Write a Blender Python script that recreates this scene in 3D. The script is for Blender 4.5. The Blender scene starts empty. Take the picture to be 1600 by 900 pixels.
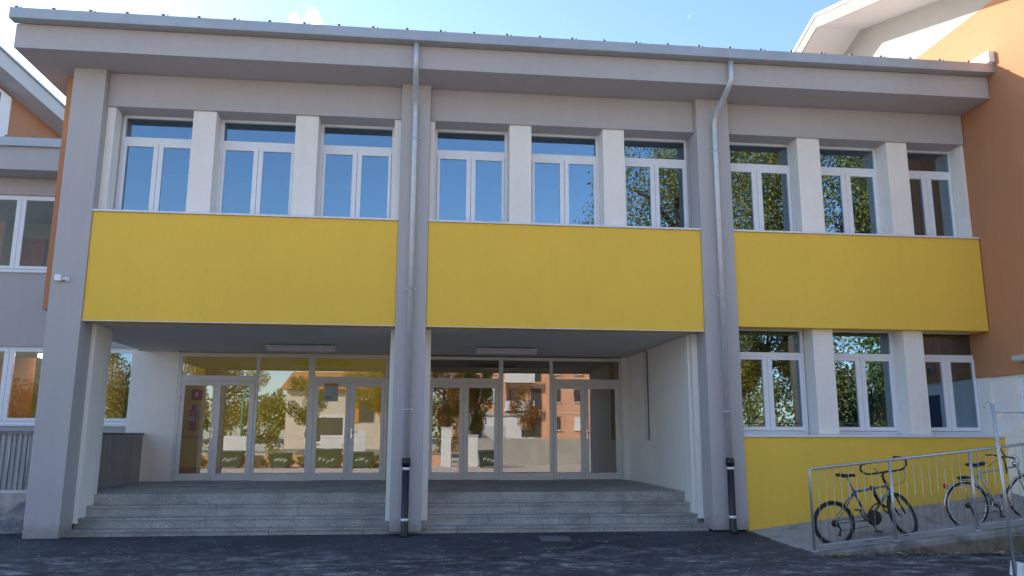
import bpy, bmesh, math, random
from mathutils import Vector, Matrix
random.seed(7)
SC = bpy.context.scene
COL = SC.collection
R = math.radians

# ------------------------------------------------------------------ materials
def mat_base(name):
    m = bpy.data.materials.new(name); m.use_nodes = True
    nt = m.node_tree
    b = nt.nodes['Principled BSDF']
    return m, nt, b

def nd(nt, t, **kw):
    n = nt.nodes.new(t)
    for k, v in kw.items():
        if k in n.inputs: n.inputs[k].default_value = v
        else: setattr(n, k, v)
    return n

def ramp(nt, fac, stops):
    r = nt.nodes.new('ShaderNodeValToRGB')
    while len(r.color_ramp.elements) < len(stops): r.color_ramp.elements.new(0.5)
    for e, (p, c) in zip(r.color_ramp.elements, stops):
        e.position = p; e.color = (*c, 1) if len(c) == 3 else c
    nt.links.new(fac, r.inputs['Fac'])
    return r.outputs['Color']

def coords(nt, scale=(1, 1, 1)):
    tc = nt.nodes.new('ShaderNodeTexCoord'); mp = nt.nodes.new('ShaderNodeMapping')
    mp.inputs['Scale'].default_value = scale
    nt.links.new(tc.outputs['Object'], mp.inputs['Vector'])
    return mp.outputs['Vector']

def mixc(nt, fac, a, b, mode='MIX'):
    m = nt.nodes.new('ShaderNodeMix'); m.data_type = 'RGBA'; m.blend_type = mode
    for s, v in ((m.inputs[0], fac), (m.inputs[6], a), (m.inputs[7], b)):
        if hasattr(v, 'links'): nt.links.new(v, s)
        elif isinstance(v, (int, float)): s.default_value = v
        else: s.default_value = (*v, 1) if len(v) == 3 else v
    return m.outputs[2]

def plaster(name, c, var=.06, grain=260, bump=.14, rough=.9, stain=None, streak=.0, splash=0.):
    m, nt, b = mat_base(name)
    v = coords(nt)
    n1 = nd(nt, 'ShaderNodeTexNoise', Scale=.7, Detail=5, Roughness=.6); nt.links.new(v, n1.inputs['Vector'])
    n2 = nd(nt, 'ShaderNodeTexNoise', Scale=14, Detail=4, Roughness=.7); nt.links.new(v, n2.inputs['Vector'])
    lo = tuple(x * (1 - var * 1.6) for x in c); hi = tuple(min(1, x * (1 + var)) for x in c)
    col = ramp(nt, n1.outputs['Fac'], [(.3, lo), (.7, hi)])
    fine = ramp(nt, n2.outputs['Fac'], [(.3, (.97,) * 3), (.7, (1.02,) * 3)])
    col = mixc(nt, 1.0, col, fine, 'MULTIPLY')
    if streak:
        vs = coords(nt, (3.2, 3.2, .22))
        n4 = nd(nt, 'ShaderNodeTexNoise', Scale=2.2, Detail=6, Roughness=.65); nt.links.new(vs, n4.inputs['Vector'])
        st = ramp(nt, n4.outputs['Fac'], [(.45, (1, 1, 1)), (.75, (1 - streak,) * 3)])
        col = mixc(nt, 1.0, col, st, 'MULTIPLY')
    if splash:      # irregular mud splashes along the foot of the wall
        sp = nt.nodes.new('ShaderNodeSeparateXYZ'); tcs = nt.nodes.new('ShaderNodeTexCoord'); nt.links.new(tcs.outputs['Object'], sp.inputs[0])
        n6 = nd(nt, 'ShaderNodeTexNoise', Scale=5, Detail=8, Roughness=.75); nt.links.new(v, n6.inputs['Vector'])
        ma = nt.nodes.new('ShaderNodeMath'); ma.operation = 'MULTIPLY_ADD'; ma.inputs[1].default_value = -.75; nt.links.new(n6.outputs['Fac'], ma.inputs[0]); nt.links.new(sp.outputs['Z'], ma.inputs[2])
        f6 = nd(nt, 'ShaderNodeMapRange'); f6.inputs[1].default_value = -.42; f6.inputs[2].default_value = -.16; f6.inputs[3].default_value = splash; f6.inputs[4].default_value = 0
        nt.links.new(ma.outputs[0], f6.inputs[0]); col = mixc(nt, f6.outputs[0], col, (.20, .17, .14))
    if stain:
        n5 = nd(nt, 'ShaderNodeTexNoise', Scale=1.9, Detail=8, Roughness=.7, Distortion=.6); nt.links.new(v, n5.inputs['Vector'])
        f = ramp(nt, n5.outputs['Fac'], [(.42, (0, 0, 0)), (.62, (1, 1, 1))])
        col = mixc(nt, f, col, stain)
    nt.links.new(col, b.inputs['Base Color'])
    b.inputs['Roughness'].default_value = rough
    n3 = nd(nt, 'ShaderNodeTexNoise', Scale=grain, Detail=3); nt.links.new(v, n3.inputs['Vector'])
    bp = nd(nt, 'ShaderNodeBump', Strength=bump, Distance=.0015)
    nt.links.new(n3.outputs['Fac'], bp.inputs['Height']); nt.links.new(bp.outputs['Normal'], b.inputs['Normal'])
    return m

def plain(name, c, rough=.5, metal=0., var=.05, scale=12, coat=0):
    m, nt, b = mat_base(name)
    v = coords(nt)
    n = nd(nt, 'ShaderNodeTexNoise', Scale=scale, Detail=5, Roughness=.65); nt.links.new(v, n.inputs['Vector'])
    col = ramp(nt, n.outputs['Fac'], [(.3, tuple(x * (1 - var * 2) for x in c)), (.7, tuple(min(1, x * (1 + var)) for x in c))])
    nt.links.new(col, b.inputs['Base Color'])
    rr = nd(nt, 'ShaderNodeMapRange'); rr.inputs[3].default_value = max(.02, rough - .08); rr.inputs[4].default_value = min(1, rough + .08)
    nt.links.new(n.outputs['Fac'], rr.inputs[0]); nt.links.new(rr.outputs[0], b.inputs['Roughness'])
    b.inputs['Metallic'].default_value = metal
    if coat: b.inputs['Coat Weight'].default_value = coat
    return m

def glass(name, refl, tint, wav=.012, gcol=(.97, .98, 1)):
    m = bpy.data.materials.new(name); m.use_nodes = True; nt = m.node_tree
    nt.nodes.remove(nt.nodes['Principled BSDF']); out = nt.nodes['Material Output']
    tr = nd(nt, 'ShaderNodeBsdfTransparent', Color=(*tint, 1)); gl = nd(nt, 'ShaderNodeBsdfGlossy', Roughness=0.0)
    gl.inputs['Color'].default_value = (*gcol, 1)
    fr = nd(nt, 'ShaderNodeFresnel', IOR=1.5)
    mr = nd(nt, 'ShaderNodeMapRange'); mr.inputs[1].default_value = .04; mr.inputs[2].default_value = 1
    mr.inputs[3].default_value = refl; mr.inputs[4].default_value = 1
    nt.links.new(fr.outputs[0], mr.inputs[0])
    mx = nt.nodes.new('ShaderNodeMixShader')
    nt.links.new(mr.outputs[0], mx.inputs[0]); nt.links.new(tr.outputs[0], mx.inputs[1]); nt.links.new(gl.outputs[0], mx.inputs[2])
    v = coords(nt); n = nd(nt, 'ShaderNodeTexNoise', Scale=2.3, Detail=1); nt.links.new(v, n.inputs['Vector'])
    bp = nd(nt, 'ShaderNodeBump', Strength=1.0, Distance=wav * .018)
    nt.links.new(n.outputs['Fac'], bp.inputs['Height']); nt.links.new(bp.outputs['Normal'], gl.inputs['Normal'])
    nt.links.new(mx.outputs[0], out.inputs['Surface'])
    return m

def leafmat(name, stops, trans=.35):
    m, nt, b = mat_base(name)
    g = nt.nodes.new('ShaderNodeNewGeometry')
    col = ramp(nt, g.outputs['Random Per Island'], stops)
    nt.links.new(col, b.inputs['Base Color']); b.inputs['Roughness'].default_value = .6
    t = nt.nodes.new('ShaderNodeBsdfTranslucent'); nt.links.new(col, t.inputs['Color'])
    mx = nt.nodes.new('ShaderNodeMixShader'); mx.inputs[0].default_value = trans
    out = nt.nodes['Material Output']
    nt.links.new(b.outputs[0], mx.inputs[1]); nt.links.new(t.outputs[0], mx.inputs[2]); nt.links.new(mx.outputs[0], out.inputs['Surface'])
    return m

def emis(name, c, s):
    m, nt, b = mat_base(name)
    b.inputs['Emission Color'].default_value = (*c, 1); b.inputs['Emission Strength'].default_value = s
    return m

M = {}
M['grey'] = plaster('grey_plaster', (.455, .43, .425), .035, streak=.05, splash=.55)
M['greyside'] = M['grey']
M['yellow'] = plaster('yellow_plaster', (.86, .54, .07), .02, streak=.03)
M['orange'] = plaster('orange_plaster', (.47, .21, .10), .04, streak=.05)
M['cream'] = plaster('cream_plaster', (.39, .345, .295), .03)
M['white'] = plaster('white_plaster', (.85, .795, .735), .035, streak=.05)
M['ceil'] = plaster('porch_ceiling_plaster', (.62, .58, .54), .04)
M['barge'] = plaster('offwhite_board', (.58, .55, .51), .03, bump=.05)
M['board'] = plaster('beige_barge_board', (.30, .27, .245), .03, bump=.05)
M['clip'] = plain('dark_roof_clip', (.10, .11, .13), .5)
M['flash'] = plain('white_flashing', (.82, .83, .84), .35, 0, .02)
M['frame'] = plain('white_window_frame', (.80, .81, .84), .35, 0, .02)
M['dframe'] = plain('door_frame_paint', (.66, .64, .61), .38, 0, .03)
M['sill'] = plain('white_sill', (.74, .75, .78), .45, 0, .05)
M['gutter'] = plain('grey_gutter_metal', (.42, .43, .45), .45, .35, .06, 3)
M['pipe'] = plain('grey_pipe_metal', (.56, .57, .60), .4, .3, .06, 5)
M['galv'] = plain('galvanised_steel', (.52, .53, .55), .42, .75, .10, 30)
M['galvdark'] = plain('dull_rim_metal', (.13, .135, .15), .4, .6, .1, 30)
M['teal'] = plain('grey_teal_frame_paint', (.13, .19, .24), .32, .3, .06, 20, .3)
M['black'] = plain('black_plastic', (.012, .013, .017), .38, 0, .1)
M['rubber'] = plain('tyre_rubber', (.016, .016, .018), .75, 0, .2, 40)
M['chrome'] = plain('chrome_metal', (.62, .63, .65), .22, .95, .05, 30)
M['blue'] = plain('blue_frame_paint', (.015, .06, .22), .3, 0, .05, 20, .5)
M['cyan'] = plain('light_blue_frame_paint', (.06, .27, .42), .3, 0, .05, 20, .5)
M['dkblue'] = plain('dark_blue_frame_paint', (.015, .03, .10), .3, 0, .05, 20, .5)
M['silver'] = plain('silver_frame_paint', (.36, .40, .45), .3, .4, .06, 20, .3)
M['red'] = plain('red_plastic', (.45, .02, .02), .4)
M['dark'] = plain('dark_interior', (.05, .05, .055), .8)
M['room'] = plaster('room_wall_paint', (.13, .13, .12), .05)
M['roomy'] = plaster('yellow_room_paint', (.80, .56, .02), .04)
M['roomg'] = plaster('green_yellow_room_paint', (.60, .56, .24), .05)
M['roomo'] = plaster('orange_room_paint', (.50, .20, .06), .05)
M['curtain'] = plain('navy_curtain', (.05, .07, .11), .9)
M['glassup'] = glass('upper_window_glass', .22, (.74, .82, .86), gcol=(.70, .87, 1))
M['glassdoor'] = glass('door_glass', .16, (.95, .95, .93))
M['glassleft'] = glass('wing_window_glass', .02, (.97, .97, .95))
M['wood'] = plain('brown_door_wood', (.62, .24, .05), .5, 0, .12, 6)
M['rampside'] = plaster('earth_stained_concrete', (.20, .165, .12), .2, bump=.6, stain=(.07, .055, .04), streak=.3)
M['wingroom'] = plaster('pale_room_paint', (.62, .58, .42), .04)
M['wallconc'] = plaster('grey_yard_wall_concrete', (.42, .39, .35), .1, streak=.25)
M['rib'] = plaster('ribbed_concrete', (.40, .40, .39), .10, streak=.25)
M['stained'] = plaster('stained_concrete', (.56, .50, .44), .10, streak=.2, stain=(.16, .165, .20))
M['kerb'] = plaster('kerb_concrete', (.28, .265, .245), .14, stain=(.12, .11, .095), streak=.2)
M['brick'] = plaster('apartment_render', (.68, .36, .22), .06)
M['balcony'] = plaster('balcony_white', (.72, .70, .67), .05)
M['beige'] = plaster('beige_render', (.62, .53, .42), .05)
M['bin'] = plain('green_bin_plastic', (.015, .042, .03), .5)
M['lampgreen'] = plain('green_lamp_paint', (.05, .30, .20), .45)
M['bark'] = plaster('tree_bark', (.11, .085, .06), .2, grain=40, bump=.6)
M['leafy'] = leafmat('yellowing_leaves', [(0, (.10, .12, .015)), (.35, (.22, .20, .02)), (.7, (.42, .28, .03)), (1, (.50, .22, .03))])
M['leafg'] = leafmat('green_leaves', [(0, (.07, .11, .03)), (.5, (.12, .18, .04)), (1, (.22, .26, .06))])
M['leafo'] = leafmat('olive_leaves', [(0, (.11, .13, .04)), (.4, (.22, .22, .06)), (.8, (.34, .31, .08)), (1, (.48, .33, .07))])
M['leafr'] = leafmat('russet_leaves', [(0, (.14, .06, .02)), (.5, (.26, .11, .03)), (1, (.36, .20, .05))])
M['leafd'] = leafmat('dark_evergreen_leaves', [(0, (.012, .03, .01)), (.6, (.03, .06, .015)), (1, (.08, .11, .02))])
M['drain'] = plaster('drain_cover_iron', (.13, .13, .135), .1)
M['litter'] = leafmat('fallen_leaf_colours', [(0, (.22, .11, .04)), (.4, (.36, .22, .09)), (.75, (.50, .38, .22)), (1, (.62, .52, .38))], .1)
M['paper'] = plain('notice_paper', (.42, .43, .46), .7)
M['orangepaper'] = plain('orange_notice_header', (.55, .24, .04), .7)
M['ink'] = plain('notice_ink', (.10, .10, .12), .8)
M['whitegraf'] = plain('white_paint_marks', (.75, .75, .74), .7)
M['lamp'] = emis('lit_ceiling_tube', (1, .93, .8), 5.0)
M['lampcover'] = plain('lamp_diffuser', (.50, .50, .50), .35)
M['zinc'] = plain('grey_roof_sheet', (.55, .56, .57), .5, .1, .05)
M['grass'] = leafmat('verge_grass', [(0, (.05, .09, .02)), (1, (.12, .16, .04))])

def granite():
    m, nt, b = mat_base('speckled_granite'); v = coords(nt)
    n1 = nd(nt, 'ShaderNodeTexNoise', Scale=58, Detail=4, Roughness=.85); nt.links.new(v, n1.inputs['Vector'])
    n2 = nd(nt, 'ShaderNodeTexNoise', Scale=1.6, Detail=6, Roughness=.65); nt.links.new(v, n2.inputs['Vector'])
    vs = coords(nt, (1.2, 1, 6)); n3 = nd(nt, 'ShaderNodeTexNoise', Scale=2.5, Detail=5); nt.links.new(vs, n3.inputs['Vector'])
    c = ramp(nt, n1.outputs['Fac'], [(.34, (.19, .18, .168)), (.5, (.375, .36, .33)), (.68, (.57, .545, .50))])
    d = ramp(nt, n2.outputs['Fac'], [(.32, (.66, .67, .68)), (.55, (1, 1, 1)), (.75, (1.15, 1.13, 1.08))])
    e = ramp(nt, n3.outputs['Fac'], [(.35, (.86, .86, .86)), (.6, (1, 1, 1))])
    c = mixc(nt, 1, c, d, 'MULTIPLY'); c = mixc(nt, 1, c, e, 'MULTIPLY')
    nt.links.new(c, b.inputs['Base Color']); b.inputs['Roughness'].default_value = .75
    bp = nd(nt, 'ShaderNodeBump', Strength=.35, Distance=.003); nt.links.new(n1.outputs['Fac'], bp.inputs['Height']); nt.links.new(bp.outputs[0], b.inputs['Normal'])
    return m
M['granite'] = granite()

def asphalt():
    m, nt, b = mat_base('worn_asphalt'); v = coords(nt)
    fine = nd(nt, 'ShaderNodeTexNoise', Scale=42, Detail=5, Roughness=.8); nt.links.new(v, fine.inputs['Vector'])
    vo = nd(nt, 'ShaderNodeTexVoronoi', Scale=13); nt.links.new(v, vo.inputs['Vector'])
    big = nd(nt, 'ShaderNodeTexNoise', Scale=.55, Detail=7, Roughness=.62, Distortion=.5); nt.links.new(v, big.inputs['Vector'])
    vs = coords(nt, (1.3, 2.1, 1)); mid = nd(nt, 'ShaderNodeTexNoise', Scale=2.4, Detail=9, Roughness=.74); nt.links.new(vs, mid.inputs['Vector'])
    base = ramp(nt, fine.outputs['Fac'], [(.3, (.013, .015, .021)), (.5, (.034, .038, .048)), (.7, (.078, .083, .094))])
    shade = ramp(nt, big.outputs['Fac'], [(.36, (.55, .56, .60)), (.55, (1, 1, 1)), (.7, (1.5, 1.5, 1.5))])
    c = mixc(nt, 1, base, shade, 'MULTIPLY')
    scuff = ramp(nt, mid.outputs['Fac'], [(.43, (0, 0, 0)), (.52, (.28, .28, .28)), (.62, (.9, .9, .9))])
    # scuffs thin out towards the steps, leaving a darker strip; the dusty worn surface starts about a metre out
    sep = nt.nodes.new('ShaderNodeSeparateXYZ'); tc = nt.nodes.new('ShaderNodeTexCoord'); nt.links.new(tc.outputs['Object'], sep.inputs[0])
    ya = nt.nodes.new('ShaderNodeMath'); ya.operation = 'MULTIPLY_ADD'; ya.inputs[1].default_value = .9; nt.links.new(big.outputs['Fac'], ya.inputs[0]); nt.links.new(sep.outputs['Y'], ya.inputs[2])
    mr = nd(nt, 'ShaderNodeMapRange'); mr.inputs[1].default_value = -1.7; mr.inputs[2].default_value = -.1; mr.inputs[3].default_value = 1; mr.inputs[4].default_value = .10
    nt.links.new(ya.outputs[0], mr.inputs[0])
    sc2 = nt.nodes.new('ShaderNodeMath'); sc2.operation = 'MULTIPLY'; nt.links.new(scuff, sc2.inputs[0]); nt.links.new(mr.outputs[0], sc2.inputs[1])
    pn = nd(nt, 'ShaderNodeTexNoise', Scale=.9, Detail=3, Roughness=.55, Distortion=1.2); nt.links.new(vs, pn.inputs['Vector'])
    pm = ramp(nt, pn.outputs['Fac'], [(.40, (.08, .08, .08)), (.58, (1, 1, 1))])
    sc3 = nt.nodes.new('ShaderNodeMath'); sc3.operation = 'MULTIPLY'; nt.links.new(sc2.outputs[0], sc3.inputs[0]); nt.links.new(pm, sc3.inputs[1])
    gr = ramp(nt, fine.outputs['Fac'], [(.38, (.15, .15, .15)), (.60, (1, 1, 1))])
    sc4 = nt.nodes.new('ShaderNodeMath'); sc4.operation = 'MULTIPLY'; nt.links.new(sc3.outputs[0], sc4.inputs[0]); nt.links.new(gr, sc4.inputs[1])
    c = mixc(nt, sc4.outputs[0], c, (.55, .55, .555))
    chips = ramp(nt, vo.outputs['Distance'], [(.15, (1, 1, 1)), (.24, (0, 0, 0))])
    sepc = nt.nodes.new('ShaderNodeSeparateColor'); nt.links.new(vo.outputs['Color'], sepc.inputs[0])
    gate = ramp(nt, sepc.outputs[0], [(.90, (0, 0, 0)), (.99, (1, 1, 1))])
    cf = mixc(nt, 1, chips, gate, 'MULTIPLY')
    c = mixc(nt, cf, c, (.55, .53, .50))
    nt.links.new(c, b.inputs['Base Color']); b.inputs['Roughness'].default_value = .8
    bp = nd(nt, 'ShaderNodeBump', Strength=.7, Distance=.012); nt.links.new(fine.outputs['Fac'], bp.inputs['Height']); nt.links.new(bp.outputs[0], b.inputs['Normal'])
    return m
M['asphalt'] = asphalt()

def rampmat():
    m, nt, b = mat_base('ramp_concrete'); v = coords(nt)
    n1 = nd(nt, 'ShaderNodeTexNoise', Scale=60, Detail=4, Roughness=.75); nt.links.new(v, n1.inputs['Vector'])
    n2 = nd(nt, 'ShaderNodeTexNoise', Scale=1.7, Detail=8, Roughness=.7, Distortion=.8); nt.links.new(v, n2.inputs['Vector'])
    c = ramp(nt, n1.outputs['Fac'], [(.3, (.27, .26, .25)), (.7, (.40, .39, .375))])
    d = ramp(nt, n2.outputs['Fac'], [(.33, (.42, .42, .42)), (.42, (.8, .8, .8)), (.5, (1, 1, 1))])
    c = mixc(nt, 1, c, d, 'MULTIPLY'); nt.links.new(c, b.inputs['Base Color']); b.inputs['Roughness'].default_value = .85
    bp = nd(nt, 'ShaderNodeBump', Strength=.3, Distance=.006); nt.links.new(n1.outputs['Fac'], bp.inputs['Height']); nt.links.new(bp.outputs[0], b.inputs['Normal'])
    return m
M['ramp'] = rampmat()

# ------------------------------------------------------------------ mesh helpers
BASE = {}
class MB:
    def __init__(s): s.bm = bmesh.new()
    def box(s, x0, x1, y0, y1, z0, z1, bev=0.):
        bm = s.bm
        P = [(x, y, z) for z in (z0, z1) for y in (y0, y1) for x in (x0, x1)]
        v = [bm.verts.new(p) for p in P]
        fs = [bm.faces.new([v[i] for i in q]) for q in ((0, 2, 3, 1), (4, 5, 7, 6), (0, 1, 5, 4), (2, 6, 7, 3), (0, 4, 6, 2), (1, 3, 7, 5))]
        if bev:
            es = list({e for f in fs for e in f.edges})
            bmesh.ops.bevel(bm, geom=es, offset=bev, segments=2, affect='EDGES', profile=.6)
        return s
    def prism(s, poly, axis, a, b):          # poly of 2D points, extruded along axis from a to b
        def mk(p, t):
            return {'X': (t, p[0], p[1]), 'Y': (p[0], t, p[1]), 'Z': (p[0], p[1], t)}[axis]
        A = [s.bm.verts.new(mk(p, a)) for p in poly]; B = [s.bm.verts.new(mk(p, b)) for p in poly]
        n = len(poly)
        s.bm.faces.new(A[::-1]); s.bm.faces.new(B)
        for i in range(n): s.bm.faces.new((A[i], A[(i + 1) % n], B[(i + 1) % n], B[i]))
        return s
    def tube(s, pts, r, n=10, cap=True):
        pts = [Vector(p) for p in pts]; rs = r if isinstance(r, (list, tuple)) else [r] * len(pts)
        prev = None; rings = []
        for i, p in enumerate(pts):
            a = pts[max(0, i - 1)]; b = pts[min(len(pts) - 1, i + 1)]
            d = (b - a).normalized()
            if prev is None:
                u = d.orthogonal().normalized()
            else:
                u = (prev - d * prev.dot(d)).normalized()
            prev = u; w = d.cross(u)
            rings.append([s.bm.verts.new(p + (u * math.cos(2 * math.pi * k / n) + w * math.sin(2 * math.pi * k / n)) * rs[i]) for k in range(n)])
        for A, B in zip(rings, rings[1:]):
            for k in range(n):
                f = s.bm.faces.new((A[k], A[(k + 1) % n], B[(k + 1) % n], B[k])); f.smooth = True
        if cap:
            s.bm.faces.new(rings[0][::-1]); s.bm.faces.new(rings[-1])
        return s
    def torus(s, c, R_, r, ax, side, n=40, k=10, sy=1.):   # wheel ring: centre c, in the plane of ax and the side vector
        c = Vector(c); ax = Vector(ax).normalized(); up = Vector(side or (0, 0, 1)); up = (up - ax * up.dot(ax)).normalized(); nrm = ax.cross(up).normalized()
        rings = []
        for i in range(n):
            a = 2 * math.pi * i / n; d = ax * math.cos(a) + up * math.sin(a)
            rings.append([s.bm.verts.new(c + d * (R_ + r * math.cos(2 * math.pi * j / k)) + nrm * (r * sy * math.sin(2 * math.pi * j / k))) for j in range(k)])
        for i in range(n):
            A = rings[i]; B = rings[(i + 1) % n]
            for j in range(k):
                f = s.bm.faces.new((A[j], A[(j + 1) % k], B[(j + 1) % k], B[j])); f.smooth = True
        return s
    def quad(s, *p):
        s.bm.faces.new([s.bm.verts.new(q) for q in p]); return s
    def ball(s, c, rx, ry, rz, seg=14, rin=8):
        g = bmesh.ops.create_uvsphere(s.bm, u_segments=seg, v_segments=rin, radius=1)
        for v in g['verts']: v.co = Vector((v.co.x * rx + c[0], v.co.y * ry + c[1], v.co.z * rz + c[2]))
        for v in g['verts']:
            for f in v.link_faces: f.smooth = True
        return s
    def build(s, name, mat, parent=None, base=None):
        b = BASE[parent.name] if parent is not None else Vector(base or (0, 0, 0))
        bmesh.ops.recalc_face_normals(s.bm, faces=s.bm.faces)
        me = bpy.data.meshes.new(name)
        for v in s.bm.verts: v.co -= b
        s.bm.to_mesh(me); s.bm.free()
        if mat: me.materials.append(M[mat] if isinstance(mat, str) else mat)
        o = bpy.data.objects.new(name, me); COL.objects.link(o)
        if parent is not None: o.parent = parent
        else: o.location = b
        BASE[o.name] = b.copy()
        return o

def B(*a, **k): return MB().box(*a, **k)
def tag(o, label=None, cat=None, group=None, kind=None):
    for k, v in (('label', label), ('category', cat), ('group', group), ('kind', kind)):
        if v: o[k] = v
    return o
def thing(name, loc, label, cat, group=None):
    o = bpy.data.objects.new(name, None); COL.objects.link(o); o.location = loc; o.empty_display_size = .3
    BASE[o.name] = Vector(loc)
    return tag(o, label, cat, group)

# ------------------------------------------------------------------ ground
def gz(y):
    if y >= 0: return -.075
    if y > -1.7: return -.075 + (-.2 + .075) * (-y / 1.7)
    return -.2
g = MB()
xs = [-400, -60, -14, -6] + [-6 + .25 * i for i in range(1, 129)] + [40, 90, 400]
ys = [-400, -90, -40, -16, -9] + [-9 + .25 * i for i in range(1, 39)] + [1.6, 12, 60, 400]
rg = random.Random(3)
grid = []
for y in ys:
    row = []
    for x in xs:
        dz = rg.uniform(-.008, .008) if -6 < x < 26 and -8 < y < -.3 else 0
        row.append(g.bm.verts.new((x, y, gz(y) + dz)))
    grid.append(row)
for j in range(len(ys) - 1):
    for i in range(len(xs) - 1):
        f = g.bm.faces.new((grid[j][i], grid[j][i + 1], grid[j + 1][i + 1], grid[j + 1][i])); f.smooth = True
tag(g.build('ground', 'asphalt'), kind='structure')
M['yard'] = plaster('pale_yard_paving', (.60, .51, .41), .08, streak=0)
yd = MB(); yd.quad((-200, -150, -.194), (200, -150, -.194), (200, -10.2, -.194), (-200, -10.2, -.194))
tag(yd.build('yard_paving', 'yard'), kind='structure')

# ------------------------------------------------------------------ main school building
school = thing('school_building', (8, 3, 0), 'two-storey grey school block with yellow wall panels and glazed porch entrance', 'building')
ZS, ZL, ZP, ZB, ZB3 = 7.586, 6.99, 5.093, 3.291, 3.379
XW = 16.165                         # right end, against the orange wing
PILL = ((0, .521, -.07), (5.49, 5.999, -.02), (10.828, 11.434, -.045))
for a, b, z in PILL:
    B(a, b, 0, .47, z, ZS - .002, bev=.008).build('pillar', 'grey', school)
BAYS = ((.521, 5.49), (5.999, 10.828), (11.434, XW))
for i, (a, b) in enumerate(BAYS):
    zb = ZB3 if i == 2 else ZB
    B(a + .003, b - .003, .03, .40, zb, ZP, bev=.006).build('wall_panel', 'yellow', school)
    B(a + .003, b - .003, -.005, .50, ZP + .002, ZP + .034, bev=.004).build('window_sill', 'sill', school)
    B(a + .003, b - .003, .154, .62, ZL, ZS - .002, bev=.006).build('lintel_beam', 'grey', school)
    if i < 2:
        B(a + .003, b - .003, .024, .05, zb - .012, zb - .001).build('drip_edge', 'sill', school)
# fourth yellow panel under the ground floor windows
B(11.437, 16.31, .03, .40, -.30, 1.478, bev=.006).build('wall_panel', 'yellow', school)
B(11.437, 16.30, -.003, .52, 1.480, 1.522, bev=.004).build('window_sill', 'sill', school)
# piers between windows
UP = [(.521, .655), (1.932, 2.32), (3.66, 4.052), (5.37, 5.49), (5.999, 6.083), (7.416, 7.812), (9.122, 9.52), (12.825, 13.268), (14.60, 15.015)]
for a, b in UP:
    B(a + .002, b, .20, .60, ZP + .036, ZL + .1, bev=.006).build('window_pier', 'white', school)
for a, b in ((12.885, 13.262), (14.61, 14.985)):
    B(a, b, .20, .60, 1.524, ZB3 + .1, bev=.006).build('window_pier', 'white', school)
B(11.437, XW, .41, .62, ZB3 + .03, ZB3 + .3).build('lintel_beam', 'grey', school)
# end reveal on the right, white
B(16.12, 16.175, .205, .62, ZP + .036, ZL + .06).build('window_reveal', 'white', school)
B(16.20, 16.30, .205, .62, 1.524, ZB3 + .02).build('window_reveal', 'white', school)

def window(a, b, z0, z1, zt0, zt1, y, parent, gm, mid=None, mull=.16, fr='frame'):
    """casement pair under a top light: one frame mesh, one pane mesh"""
    f = MB(); o = .052; d = y + .075
    f.box(a, a + o, y, d, z0, z1, bev=.006).box(b - o, b, y, d, z0, z1, bev=.006)
    f.box(a + o, b - o, y + .002, d, z1 - .05, z1).box(a + o, b - o, y + .002, d, z0, z0 + .06)
    if zt0: f.box(a + o, b - o, y + .002, d, zt0 + .055, zt1, bev=.006)
    m = mid or (a + b) / 2
    top = zt0 + .053 if zt0 else z1 - .052
    # two sashes standing slightly proud of the frame
    for (s0, s1) in ((a + o + .004, m - .003), (m + .003, b - o - .004)):
        i0 = s0 + (mull / 2 if s0 > m - .1 else .05); i1 = s1 - (mull / 2 if s1 < m + .1 else .05)
        f.box(s0, i0, y - .018, y + .05, z0 + .065, top, bev=.006).box(i1, s1, y - .018, y + .05, z0 + .065, top, bev=.006)
        f.box(i0, i1, y - .016, y + .05, top - .058, top - .002, bev=.004).box(i0, i1, y - .016, y + .05, z0 + .067, z0 + .135, bev=.004)
    fo = f.build('window', fr, parent)
    p = MB()
    if zt0: p.box(a + .05, b - .05, y + .03, y + .038, zt1 - .002, z1 - .048)
    p.box(a + .09, m - mull / 2 + .01, y + .01, y + .018, z0 + .13, top - .055)
    p.box(m + mull / 2 - .01, b - .09, y + .01, y + .018, z0 + .13, top - .055)
    p.build('pane', gm, fo)
    h = MB().box(m - .012, m + .012, y - .045, y - .018, (z0 + top) / 2 - .05, (z0 + top) / 2 + .03, bev=.004)
    return fo
for a, b in ((.655, 1.932), (2.32, 3.66), (4.052, 5.37), (6.083, 7.416), (7.812, 9.122), (9.52, 10.826)):
    window(a, b, ZP + .036, 7.0, 6.43, 6.60, .55, school, 'glassup')
for a, b in ((11.436, 12.87), (13.268, 14.60), (15.015, 16.16)):
    window(a, b, ZP + .036, 7.0, 6.41, 6.575, .55, school, 'glassup', mull=.19)
for a, b in ((11.436, 12.87), (13.262, 14.61), (14.985, 16.25)):
    window(a, b, 1.524, 3.435, 2.86, 2.99, .55, school, 'glassup', mull=.18)
# eaves
B(-.673, 16.17, -.629, 1.465, ZS, 8.0, bev=.006).build('eave_soffit', 'grey', school)
B(-.235, 16.1, 1.47, 5.19, ZS + .05, 8.0).build('roof_slab', 'grey', school)
rf = MB().prism([(-.82, 8.10), (5.2, 8.31), (5.2, 8.25), (-.82, 8.02)], 'X', -.66, 16.15).build('roof', 'zinc', school)
gt = MB().prism([(-.826, 8.005), (-.826, 8.177), (-.80, 8.185), (-.78, 8.177), (-.78, 8.05), (-.632, 8.05), (-.632, 8.002), (-.80, 7.998)], 'X', -.70, 16.205).build('gutter', 'gutter', school)
for k in range(30):
    x = -.62 + k * .563
    c = MB().box(x - .022, x + .022, -.80, -.74, 8.178, 8.225, bev=.006)
    c.build('roof_clip', 'clip', school)
    if k % 2 == 0: MB().tube([(x + .07, -.79, 8.178), (x + .07, -.79, 8.212)], .013, 8).build('roof_screw', 'clip', school)
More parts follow.
